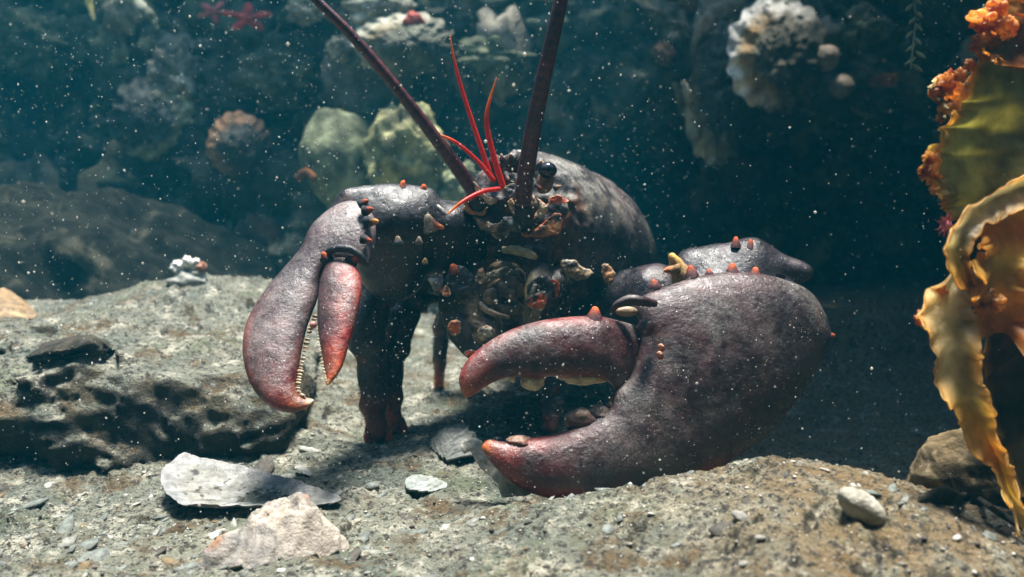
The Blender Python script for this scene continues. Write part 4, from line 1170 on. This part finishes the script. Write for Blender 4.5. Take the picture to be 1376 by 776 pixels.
fcol = np.array([(.13, .145, .13), (.19, .195, .17), (.06, .055, .045), (.15, .11, .06), (.32, .32, .28)])[rng.choice(5, NF, p=[.4, .3, .15, .08, .07])]
mk('stone_flakes', fv, ff, mat_vc('flake', 300, .8, .4, 0, .3), None, np.repeat(fcol, 12, 0), smooth=False, label='thin stone flakes bedded all over the silt', cat='flakes', kind='stuff')

# ================================================================== KELP
M_KELP = mat_vc('kelp_blade', 45, 0.38, 0.35, 0.72, 0.5, 0.3, 0.003)
kroot = ground_hit(1410, 735)[0]
kelp = thing('kelp', 'yellow and orange ruffled kelp standing at the side of the rusty rock', 'kelp', kroot)
def blade(left, right, cols, n=90, m=26, ruf=0.008, rfreq=16, edgecol=None, seed=0, edge=(1, 1), belly=0.01, thick=0.0010, name='blade', ecw=0.22):
    """ribbon between two edge polylines of (px, py, depth); the edges are ruffled"""
    L = spline(left, n); R = spline(right, n)
    L = pix(L[:, 0], L[:, 1], L[:, 2]); R = pix(R[:, 0], R[:, 1], R[:, 2])
    t = np.linspace(0, 1, m)
    V = L[:, None] * (1 - t)[None, :, None] + R[:, None] * t[None, :, None]
    u = np.linspace(0, 1, n)
    ph = seed * 1.7
    el = np.clip(1 - t / .38, 0, 1) ** 1.5 * edge[0]; er = np.clip(1 - (1 - t) / .38, 0, 1) ** 1.5 * edge[1]
    U = np.stack([u * rfreq, 0 * u + seed, 0 * u], -1)
    w1 = fbm(U, 1.0, 3, .6, seed) * 1.8; w2 = fbm(U + 50, 1.0, 3, .6, seed + 1) * 1.8
    disp = ruf * (w1[:, None] * el[None] + w2[:, None] * er[None])
    disp = disp + belly * np.sin(np.pi * t)[None] + 0.006 * fbm(V * np.array([.6, 1, 1.5]), 26, 4, .55, seed + 3)
    ou = np.stack([fbm(U + 9, 1.3, 2, .5, seed + 5), 0 * u, fbm(U + 19, 1.3, 2, .5, seed + 6)], -1) * ruf * 0.6
    V = V + disp[..., None] * np.array([0.35, 1.0, 0.25]) + ou[:, None] * (el + er)[None, :, None]
    cs = np.array(cols); k = u * (len(cs) - 1); i = np.clip(k.astype(int), 0, len(cs) - 2)
    c = np.repeat((cs[i] + (cs[i + 1] - cs[i]) * (k - i)[:, None])[:, None], m, 1)
    nn = fbm(V, 28, 4, .6, seed + 8)
    c = lerp(c, c * np.array([.46, .42, .26]), np.clip(.0 + 1.7 * nn, 0, 1))
    if edgecol is not None:
        ew = np.maximum(np.clip(1 - t / ecw, 0, 1) * edge[0], np.clip(1 - (1 - t) / ecw, 0, 1) * edge[1])
        c = lerp(c, np.broadcast_to(np.asarray(edgecol), c.shape), np.clip(ew[None] * (.75 + 1.0 * nn), 0, 1))
    A = V.reshape(-1, 3); F1 = grid_faces(n, m)
    # thickness along the surface normal
    du = np.gradient(V, axis=0); dv = np.gradient(V, axis=1)
    N = np.cross(du, dv); N /= np.linalg.norm(N, axis=-1, keepdims=True) + 1e-12
    B = (V + N * thick).reshape(-1, 3); nb = n * m
    ring = np.concatenate([np.arange(m), np.arange(1, n) * m + m - 1, (n - 1) * m + np.arange(m - 2, -1, -1), np.arange(n - 2, 0, -1) * m])
    r2 = np.roll(ring, -1)
    F3 = np.stack([ring, r2, r2 + nb, ring + nb], -1)
    return mk(name, np.vstack([A, B]), np.vstack([F1[:, ::-1], F1 + nb, F3]), M_KELP, kelp, np.vstack([c.reshape(-1, 3)] * 2))
OLV = arr(.58, .55, .22); YEL = arr(.86, .68, .20); CRM = arr(.90, .82, .55); ORA = arr(.86, .48, .10); RUST = arr(.50, .20, .06); DKB = arr(.07, .045, .015)
# broad olive blade with the crinkled rim
blade([(1352, 22, .415), (1318, 70, .41), (1290, 128, .405), (1268, 172, .402), (1246, 222, .40), (1262, 262, .402), (1276, 300, .405)],
      [(1460, 20, .44), (1450, 80, .44), (1440, 140, .435), (1430, 190, .43), (1420, 235, .425), (1400, 270, .42), (1380, 310, .42)], [RUST, OLV * .5, OLV, OLV, OLV * 1.1, YEL * .7], ruf=.007, rfreq=22, edgecol=ORA * 1.1, seed=41, edge=(1, 0.2), ecw=.10)
# crust of curled lobes at its top
blade([(1310, 18, .40), (1322, 40, .398), (1318, 66, .40), (1330, 90, .40)], [(1400, -10, .43), (1410, 30, .43), (1420, 66, .43), (1420, 100, .43)], [ORA * .8, RUST * 1.4, arr(.45, .2, .12), RUST], ruf=.012, rfreq=18, edgecol=ORA, seed=42, edge=(1, .6), ecw=.35)
blade([(1256, 108, .396), (1250, 124, .395), (1262, 138, .396), (1270, 156, .398)], [(1292, 98, .40), (1300, 116, .402), (1292, 140, .402), (1284, 160, .402)], [ORA, ORA * 1.2, ORA, RUST], n=50, ruf=.006, rfreq=9, edgecol=CRM, seed=43, ecw=.3)
blade([(1242, 205, .396), (1237, 228, .395), (1246, 246, .396), (1262, 262, .398)], [(1264, 196, .40), (1262, 226, .40), (1270, 246, .402), (1284, 268, .402)], [YEL, CRM, YEL, OLV], n=50, ruf=.004, rfreq=8, edgecol=ORA, seed=44, ecw=.3)
# cream band sweeping down from the edge
blade([(1440, 212, .41), (1380, 238, .40), (1330, 262, .392), (1290, 298, .386), (1268, 334, .384), (1282, 372, .386), (1300, 400, .39)],
      [(1450, 268, .41), (1390, 280, .402), (1350, 292, .396), (1322, 318, .39), (1306, 346, .388), (1312, 372, .39), (1322, 398, .392)], [CRM, CRM, CRM * 1.05, CRM, YEL, ORA], ruf=.004, rfreq=9, edgecol=ORA * .9, seed=45, ecw=.2)
# folded orange lobes
blade([(1330, 282, .40), (1318, 320, .395), (1312, 360, .39), (1308, 410, .39), (1320, 450, .395)], [(1420, 268, .41), (1410, 320, .405), (1400, 360, .40), (1390, 410, .40), (1380, 460, .405)], [YEL, ORA, YEL * .9, ORA * 1.1, RUST], ruf=.010, rfreq=11, edgecol=ORA * 1.1, seed=46, ecw=.3)
# long lower ribbon ending on the ground
blade([(1268, 376, .392), (1232, 424, .385), (1252, 470, .384), (1262, 520, .386), (1288, 575, .388), (1322, 625, .390), (1348, 670, .390), (1364, 718, .385)],
      [(1320, 366, .396), (1308, 420, .39), (1316, 470, .388), (1326, 520, .388), (1340, 572, .389), (1358, 620, .390), (1370, 668, .390), (1382, 722, .386)], [CRM, CRM, CRM, CRM * .9, YEL, ORA * .9, YEL, CRM], n=130, ruf=.006, rfreq=15, edgecol=arr(.88, .60, .22), seed=47, ecw=.25)
# dark inner blades behind
blade([(1335, 380, .43), (1320, 470, .43), (1335, 560, .43), (1360, 640, .425), (1385, 700, .42)], [(1430, 380, .44), (1420, 470, .44), (1420, 560, .44), (1430, 640, .43), (1435, 710, .42)], [DKB, RUST * .5, DKB, DKB * 1.3, DKB], ruf=.010, rfreq=12, edgecol=ORA * .5, seed=48, ecw=.12)
blade([(1290, 120, .43), (1275, 200, .43), (1290, 290, .43), (1310, 380, .43)], [(1440, 110, .46), (1440, 200, .46), (1440, 290, .45), (1430, 390, .45)], [DKB, OLV * .5, OLV * .35, DKB], ruf=.008, rfreq=12, seed=49)
for k, (x, y, r_) in enumerate(((1326, 30, 13), (1316, 58, 11), (1340, 12, 12), (1303, 88, 7), (1290, 102, 8), (1270, 112, 12), (1258, 126, 10), (1272, 144, 9), (1264, 160, 6), (1250, 212, 8), (1243, 232, 8), (1256, 256, 6), (1240, 428, 9), (1262, 394, 9), (1322, 398, 12), (1340, 408, 10), (1262, 500, 6), (1352, 38, 13))):
    d_ = .397; s_ = d_ / FPX
    V, F = blob_vf(pix(x, y, d_), (r_ * s_, r_ * .7 * s_, r_ * s_), 34, 24, .95, 2.6, 800 + k, oct=4)
    n = fbm(V, 220, 3, .6, k)
    mk('crust_nodule', V, F, M_KELP, kelp, lerp(np.tile(arr(.85, .50, .16), (len(V), 1)), np.tile(arr(.40, .10, .04), (len(V), 1)), np.clip(.35 + 1.6 * n, 0, 1)))
V, F, tt = tube_vf([kroot + arr(.0, 0, -.005), pix(1412, 660, .41), pix(1440, 520, .425), pix(1450, 380, .44), pix(1455, 230, .445), pix(1460, 90, .445)], [.007, .005, .005, .0045, .004, .003], 60, 12, wob=.1)
mk('stipe', V, F, M_KELP, kelp, np.tile(DKB * 2, (len(V), 1)))
# pink tufted anemone on the rim
ap = pix(1271, 303, .398)
an = thing('sea_anemone', 'tiny pink anemone tuft on the kelp rim', 'anemone', ap)
V, F = blob_vf(ap, (.0026, .003, .0028), 16, 12, .15, 1.5, 3)
M_PINK = mat_plain('anemone_pink', (.5, .10, .16), (.62, .22, .26), 400, .5, .2, .3)
mk('column', V, F, M_PINK, an)
for k in range(22):
    a = rng.uniform(1.2, 5.2); dr = arr(math.cos(a), rng.uniform(-.9, .1), math.sin(a)); dr /= np.linalg.norm(dr)
    V, F, tt = tube_vf([ap + dr * .002, ap + dr * .0042, ap + dr * .0060 + arr(0, 0, rng.uniform(-.0008, .0008))], [.00042, .00034, .0001], 6, 6)
    mk('tentacle', V, F, M_PINK, an)

# ================================================================== BACKGROUND GROWTH ON THE ROCK WALL
def wp(px, py, off=0.0):
    P_, d_ = wall_hit(px, py)
    return d_ - off
def bgtube(name, pts, r, cols, label, cat, off=.03, flat=.5, wob=.25, seed=1, mat=None, group=None):
    W = np.array([pix(x, y, wp(x, y, off)) for x, y in pts]); dm = np.mean([wp(x, y, off) for x, y in pts])
    # keep one gentle sheet of depth instead of following every lump
    V, F, tt = tube_vf(W, np.array(r) * dm / FPX, 50, 14, flat, wob=wob, seed=seed)
    cs = np.array(cols); k = tt * (len(cs) - 1); i = np.clip(k.astype(int), 0, len(cs) - 2)
    c = cs[i] + (cs[i + 1] - cs[i]) * (k - i)[:, None]
    return mk(name, V, F, mat or M_BG, None, c, label=label, cat=cat, group=group)
def bgblob(name, x, y, rx, ry, col, label, cat, off=.02, amp=.3, seed=1, rd=.7, freq=1.6, mat=None, oct=4, nu=70, nv=50, parent=None, ridge=False, group=None):
    d_ = wp(x, y, off); s = d_ / FPX
    V, F = blob_vf(pix(x, y, d_), (rx * s, rd * min(rx, ry) * s, ry * s), nu, nv, amp, freq, seed, oct=oct, ridge=ridge)
    n = fbm(V, 40, 4, .6, seed)
    col = np.asarray(col, float)
    c = lerp(np.tile(col * 1.3, (len(V), 1)), np.tile(col * .35, (len(V), 1)), np.clip(.4 + 1.5 * n, 0, 1))
    return mk(name, V, F, mat or M_BG, parent, c, label=label, cat=cat, group=group)
M_BG = mat_vc('encrusted', 45, .75, .7, .1, .3, .4, .004)
GRN = arr(.18, .20, .11); YGR = arr(.29, .285, .13); PAL = arr(.48, .46, .33)
bgblob('algae_boulder', 455, 215, 48, 66, GRN * 1.3, 'smooth rounded green boulder behind the grey claw', 'boulder', .10, .22, 61, freq=1.2)
bgblob('algae_boulder', 548, 212, 52, 66, YGR * 1.25, 'lumpy yellow green encrusted boulder beside the smooth green one', 'boulder', .12, .5, 62, freq=2.2, oct=5)
bgblob('algae_boulder', 612, 250, 30, 34, GRN * 1.6, 'small mossy boulder behind the antenna bases', 'boulder', .12, .5, 63, freq=2.2)
bgblob('algae_boulder', 505, 160, 30, 22, GRN * .7, 'dark mossy stone wedged on top of the two boulders', 'boulder', .05, .4, 64)
# big pale shells growing on the wall
def oyster(cx, cy, rx, ry, off, label, rimc, inner, band, side, seed, up=.45):
    d0 = wp(cx, cy, off)
    bs = thing('giant_oyster', label, 'shell', pix(cx, cy + ry, d0))
    th = np.linspace(0, 2 * np.pi, 160, endpoint=False); rr_ = np.linspace(.02, 1, 40)
    T, Rr = np.meshgrid(th, rr_, indexing='ij')
    fr = 1 + .035 * np.sin(T * 17) * sstep(.7, 1, Rr) + .09 * fbm(np.stack([np.cos(T), np.sin(T), Rr], -1), 3, 4, .55, seed)
    lx = Rr * fr * rx * np.cos(T); ly = Rr * fr * ry * np.sin(T)
    dep = -.045 * (1 - Rr ** 2) + .006 * np.sin(T * 17) * sstep(.6, 1, Rr) + .012 * fbm(np.stack([lx * .06, ly * .06, 0 * lx], -1), 1, 4, .6, seed + 1)
    Vv = pix(cx + lx, cy - ly, d0 + dep)
    nn = fbm(np.stack([lx * .05, ly * .05, 0 * lx], -1), 1, 4, .6, seed + 2)
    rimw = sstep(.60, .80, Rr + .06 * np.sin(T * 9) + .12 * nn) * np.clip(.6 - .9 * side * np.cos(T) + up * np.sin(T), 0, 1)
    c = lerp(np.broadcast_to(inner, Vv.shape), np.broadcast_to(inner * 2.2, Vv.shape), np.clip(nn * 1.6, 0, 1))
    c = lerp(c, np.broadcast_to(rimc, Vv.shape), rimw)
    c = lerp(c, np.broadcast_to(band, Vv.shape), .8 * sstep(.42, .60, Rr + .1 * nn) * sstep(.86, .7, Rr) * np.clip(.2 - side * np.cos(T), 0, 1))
    mk('valve', Vv.reshape(-1, 3), grid_faces(160, 40, wrap_u=True), M_BG, bs, c.reshape(-1, 3))
    mk('under_valve', pix(cx + lx * .97, cy - ly * .97, d0 + .02 + .5 * (1 - Rr ** 2) * .05).reshape(-1, 3), grid_faces(160, 40, wrap_u=True), M_BG, bs, np.tile(inner * 1.3, (160 * 40, 1)))
    return d0
d0 = oyster(1045, 73, 68, 80, .11, 'big round oyster with a frilled white rim growing on the wall', arr(.95, .93, .82), arr(.09, .085, .06), arr(.42, .27, .10), 1, 71)
s0 = d0 / FPX
oyster(205, 160, 58, 58, .09, 'old yellowish oyster behind the hooked weed strap', arr(.62, .62, .34), arr(.06, .065, .055), arr(.36, .34, .19), -1, 171, -.5)
oyster(322, 195, 44, 44, .09, 'dark oyster with a thin rusty rim above the brown boulder', arr(.50, .28, .14), arr(.05, .05, .04), arr(.08, .07, .05), .6, 172)
oyster(962, 110, 50, 112, .03, 'long dim oyster valve beside the big frilled one', arr(.55, .55, .38), arr(.07, .075, .06), arr(.20, .17, .10), 1, 173, .0)
oyster(545, 60, 70, 44, .08, 'broad pale oyster between the two long antennae', arr(.50, .48, .36), arr(.08, .085, .06), arr(.3, .24, .13), 1, 174)
for x, y, r_ in ((1110, 78, 17), (1131, 117, 16)):
    V, F = blob_vf(pix(x, y, d0 - .01), (r_ * s0, r_ * s0, r_ * s0), 36, 24, .14, 2.5, int(x))
    mk('ball_sponge', V, F, M_BG, None, np.tile(arr(.30, .25, .19), (len(V), 1)), label='small round pinkish sponge ball beside the big oyster', cat='sponge', group='ball sponges beside the big oyster')
bgtube('shell_ridge', [(932, 62), (944, 42), (962, 20), (985, 2), (1010, -14)], [4, 9, 12, 12, 8], [GRN, arr(.34, .25, .15), PAL * .8, PAL * .7], 'ridged shell edge curving up beside the big oyster', 'shell', .05, .35, .5, 73)
bgtube('shell_ridge', [(906, 112), (918, 150), (936, 182), (965, 205), (990, 216)], [3, 6, 9, 9, 4], [PAL * .7, GRN, GRN * .8, GRN * .7], 'long thin shell edge hanging below the ridged one', 'shell', .05, .4, .5, 74)
bgtube('weed_frond', [(918, 112), (926, 132), (934, 150), (944, 152)], [4, 5, 4, 2], [PAL * .9, PAL, YGR], 'short pale frond tucked against the thin shell edge', 'weed', .12, .5, .3, 75)
# hanging beaded weed
hw = thing('beaded_weed', 'thin beaded strand of weed hanging by the kelp', 'weed', pix(1228, 90, .62))
V, F, tt = tube_vf(pix(*np.array([(1228, -60, .64), (1229, 0, .63), (1230, 30, .625), (1227, 62, .62), (1224, 92, .62)]).T), [.0008] * 5, 40, 6)
mk('stem', V, F, M_BG, hw, np.tile(GRN, (len(V), 1)))
for k in range(14):
    y = -30 + k * 9; x = 1229 + 2 * math.sin(k * 1.3)
    V, F, tt = tube_vf(pix(*np.array([(x, y, .625), (x + (6 if k % 2 else -6), y + 5, .622), (x + (10 if k % 2 else -10) * (1 + .3 * (k > 9)), y + 9, .62)]).T), [.0009, .0016, .0004], 10, 7)
    mk('leaflet', V, F, M_BG, hw, np.tile(YGR * .8, (len(V), 1)))
bgblob('orange_sponge', 1190, 108, 18, 9, arr(.40, .15, .05), 'small orange sponge on the wall near the hanging weed', 'sponge', .05, .5, 81)
bgblob('mossy_tuft', 1178, 245, 34, 50, GRN * .4, 'dim grey green weed tuft low on the wall near the kelp', 'weed', .06, .8, 82, freq=3, oct=5)
bgblob('mossy_tuft', 1150, 185, 26, 22, GRN * .5, 'small pale moss patch above the dim weed tuft', 'weed', .04, .8, 83, freq=3, oct=5)
bgblob('mossy_tuft', 1160, 40, 30, 26, GRN * .9, 'round mossy lump high on the wall near the hanging weed', 'weed', .04, .6, 84, freq=3, oct=5)
# continuous crust of small growth over the wall, too dense to count
cp, cc_ = [], []
for k in range(420):
    x, y = rng.uniform(-150, 1500), rng.uniform(-120, 330)
    if 700 < x < 980 and rng.random() < .45: continue
    d_ = wp(x, y, .0); s = d_ / FPX
    q_ = pix(x, y, d_); q_[1] = float(wall_y(q_[0:1], q_[2:3])[0]) - .004
    r_ = float(np.exp(rng.normal(math.log(.020), .5)))
    V, F = blob_vf(q_, (r_ * rng.uniform(.6, 1.5), r_ * .55, r_ * rng.uniform(.6, 1.4)), 18, 12, .75, 2.4, 600 + k, oct=3)
    cp.append((V, F))
    col = np.array([(.10, .12, .07), (.17, .17, .10), (.26, .24, .16), (.16, .09, .05), (.07, .08, .06), (.36, .33, .24)])[rng.choice(6, p=[.3, .25, .15, .08, .17, .05])]
    cc_.append(np.tile(col * rng.uniform(.7, 1.2) * (1.1 if y < 110 else .6), (len(V), 1)))  # lower growth coloured darker to paint shade down the wall
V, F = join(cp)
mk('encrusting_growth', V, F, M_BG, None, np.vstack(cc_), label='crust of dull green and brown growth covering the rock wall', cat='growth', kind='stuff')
# left-hand growth
bgtube('strap_weed', [(128, 44), (148, 38), (160, 62), (160, 92), (148, 118), (122, 150)], [4, 9, 11, 9, 6, 2], [YGR * .7, PAL * .75, YGR, YGR * .8, GRN], 'pale strap of weed bent over at the top', 'weed', .05, .3, .6, 85)
bgtube('strap_weed', [(226, 84), (232, 112), (240, 140), (238, 170), (222, 200), (196, 214), (160, 212)], [14, 16, 14, 9, 7, 6, 2], [PAL * .6, YGR, YGR, YGR * .9, YGR * .8, GRN], 'curling yellow weed strap hooked like a tail', 'weed', .05, .3, .6, 86)
bgblob('weed_clump', 240, 110, 34, 40, PAL * .55, 'pale ragged weed clump behind the curling strap', 'weed', .07, .8, 87, freq=3, oct=5)
def star(cx, cy, r, label, rot, col):
    d_ = wp(cx, cy, .10); s = d_ / FPX
    th = np.linspace(0, 2 * np.pi, 100, endpoint=False); rr2 = np.linspace(.01, 1, 16)
    T, R2 = np.meshgrid(th, rr2, indexing='ij')
    rad = .38 + .62 * np.abs(np.cos((T - rot) * 2.5)) ** 2.2
    X = R2 * rad * np.cos(T) * r * 1.3; Y = R2 * rad * np.sin(T) * r * .8
    hgt = -.45 * r * s * np.sqrt(np.clip(1 - R2 ** 2, 0, 1)) * (.4 + .6 * (1 - R2))
    A = pix(cx + X, cy - Y, d_ + hgt).reshape(-1, 3); B = pix(cx + X, cy - Y, d_ + .004).reshape(-1, 3)
    F1 = grid_faces(100, 16, wrap_u=True)
    V = np.vstack([A, B]); V = V + .0012 * fbm(V, 150, 3)[:, None]
    mk('starfish', V, np.vstack([F1, F1[:, ::-1] + len(A)]), M_BG, None, np.tile(col, (len(V), 1)), label=label, cat='starfish')
star(333, 24, 26, 'bright red starfish clinging to the wall above the rusty rimmed oyster', .3, arr(.62, .09, .07))
star(288, 16, 20, 'smaller dull pink starfish next to the bright red one', 1.1, arr(.55, .16, .13))
bgblob('pale_sponge', 515, 14, 46, 20, PAL * .95, 'pale cream sponge between the two long antennae', 'sponge', .08, .5, 91, freq=2, oct=5)
bgblob('red_sponge', 556, 28, 14, 10, arr(.5, .10, .07), 'small red sponge at the end of the cream one', 'sponge', .10, .5, 92)
bgblob('pale_sponge', 456, 66, 18, 16, PAL * .8, 'small cream sponge beside the thinner long antenna', 'sponge', .10, .6, 93, freq=2.4)
bgblob('pale_sponge', 410, 14, 22, 16, PAL * .8, 'ragged cream and orange sponge above the thinner antenna', 'sponge', .10, .7, 94, freq=2.6)
bgblob('weed_clump', 510, 66, 44, 26, GRN * .9, 'green weed clump under the pale cream sponge', 'weed', .06, .7, 95, freq=2.6, oct=5)
bgblob('weed_clump', 660, 78, 46, 24, GRN * .7, 'dim green weed patch behind the red antennules', 'weed', .05, .7, 96, freq=2.6, oct=5)
bgblob('weed_clump', 60, 60, 60, 40, GRN * .6, 'dark green weed patch at the far end of the wall', 'weed', .05, .7, 97, freq=2.8, oct=5)
bgblob('weed_clump', 370, 100, 50, 40, GRN * .55, 'dim weed patch between the starfish and green boulder', 'weed', .05, .7, 98, freq=2.8, oct=5)
bgtube('strap_weed', [(116, -20), (120, 4), (126, 28)], [5, 5, 2], [YEL, YEL * .8, YGR], 'short yellow weed tip hanging above the bent strap', 'weed', .16, .5, .2, 99)
bgtube('strap_weed', [(172, -8), (190, 10), (204, 22), (212, 40)], [7, 8, 6, 3], [PAL, PAL * 1.1, GRN, GRN], 'pale forked weed tip hanging near the curling strap', 'weed', .16, .5, .3, 100)
bgtube('red_weed', [(400, 240), (412, 232), (424, 240)], [5, 7, 5], [RUST * .4, RUST * .4, RUST * .3], 'rust red weed stub at the foot of the smooth green boulder', 'weed', .13, .6, .4, 101)
# ------------------------------------------------------------------ drifting specks
oct_v = np.array([(1, 0, 0), (-1, 0, 0), (0, 1, 0), (0, -1, 0), (0, 0, 1), (0, 0, -1)], float)
oct_f = np.array([(0, 2, 4), (2, 1, 4), (1, 3, 4), (3, 0, 4), (2, 0, 5), (1, 2, 5), (3, 1, 5), (0, 3, 5)])
M_SNOW = mat_plain('speck', (0.75, 0.74, 0.68), (0.6, 0.6, 0.55), 200, 0.7, 0.0, 0.6)
NS = 48000
dd = np.where(rng.random(NS) < 0.7, rng.uniform(0.36, 0.80, NS), rng.uniform(0.8, 1.15, NS))
pxs = rng.uniform(-260, 1640, NS); pys = rng.uniform(-150, 700, NS)
PP = pix(pxs, pys, dd)
dens = fbm(PP, 7.0, 3, 0.6, 501)
keep = (rng.random(NS) < np.clip(0.5 + 1.3 * dens, 0.08, 1)) & (PP[:, 2] > ground_z(PP[:, 0], PP[:, 1], False) + 0.01)
PP = PP[keep]; dd = dd[keep]
rr = np.exp(rng.normal(math.log(0.00019), 0.60, len(PP))) * (0.55 + 0.45 * dd / 0.55)
rr = np.minimum(rr, 0.0010)
VV = PP[:, None] + rr[:, None, None] * oct_v[None] * rng.uniform(0.6, 1.4, (len(PP), 1, 3))
FF = (oct_f[None] + 6 * np.arange(len(PP))[:, None, None]).reshape(-1, 3)
mk('drifting_specks', VV.reshape(-1, 3), FF, M_SNOW, label='tiny pale specks of silt drifting in the water', cat='specks', kind='stuff')

# ------------------------------------------------------------------ the water itself
hb = np.array([(x, y, z) for x in (-6.6, 6.6) for y in (-0.95, 2.1) for z in (-1.1, 1.6)], float)
hf = [(0, 1, 3, 2), (4, 6, 7, 5), (0, 4, 5, 1), (2, 3, 7, 6), (0, 2, 6, 4), (1, 5, 7, 3)]
hm = bpy.data.materials.new('water_haze'); hm.use_nodes = True
hn = hm.node_tree
for x in list(hn.nodes):
    if x.type == 'BSDF_PRINCIPLED': hn.nodes.remove(x)
pv = hn.nodes.new('ShaderNodeVolumePrincipled')
pv.inputs['Color'].default_value = (0.009, 0.165, 0.245, 1)
pv.inputs['Density'].default_value = 0.15
pv.inputs['Anisotropy'].default_value = 0.1
hn.links.new(pv.outputs[0], [x for x in hn.nodes if x.type == 'OUTPUT_MATERIAL'][0].inputs['Volume'])
mk('haze', hb, hf, hm, smooth=False, label='teal sea water filling the whole scene', cat='water', kind='stuff')
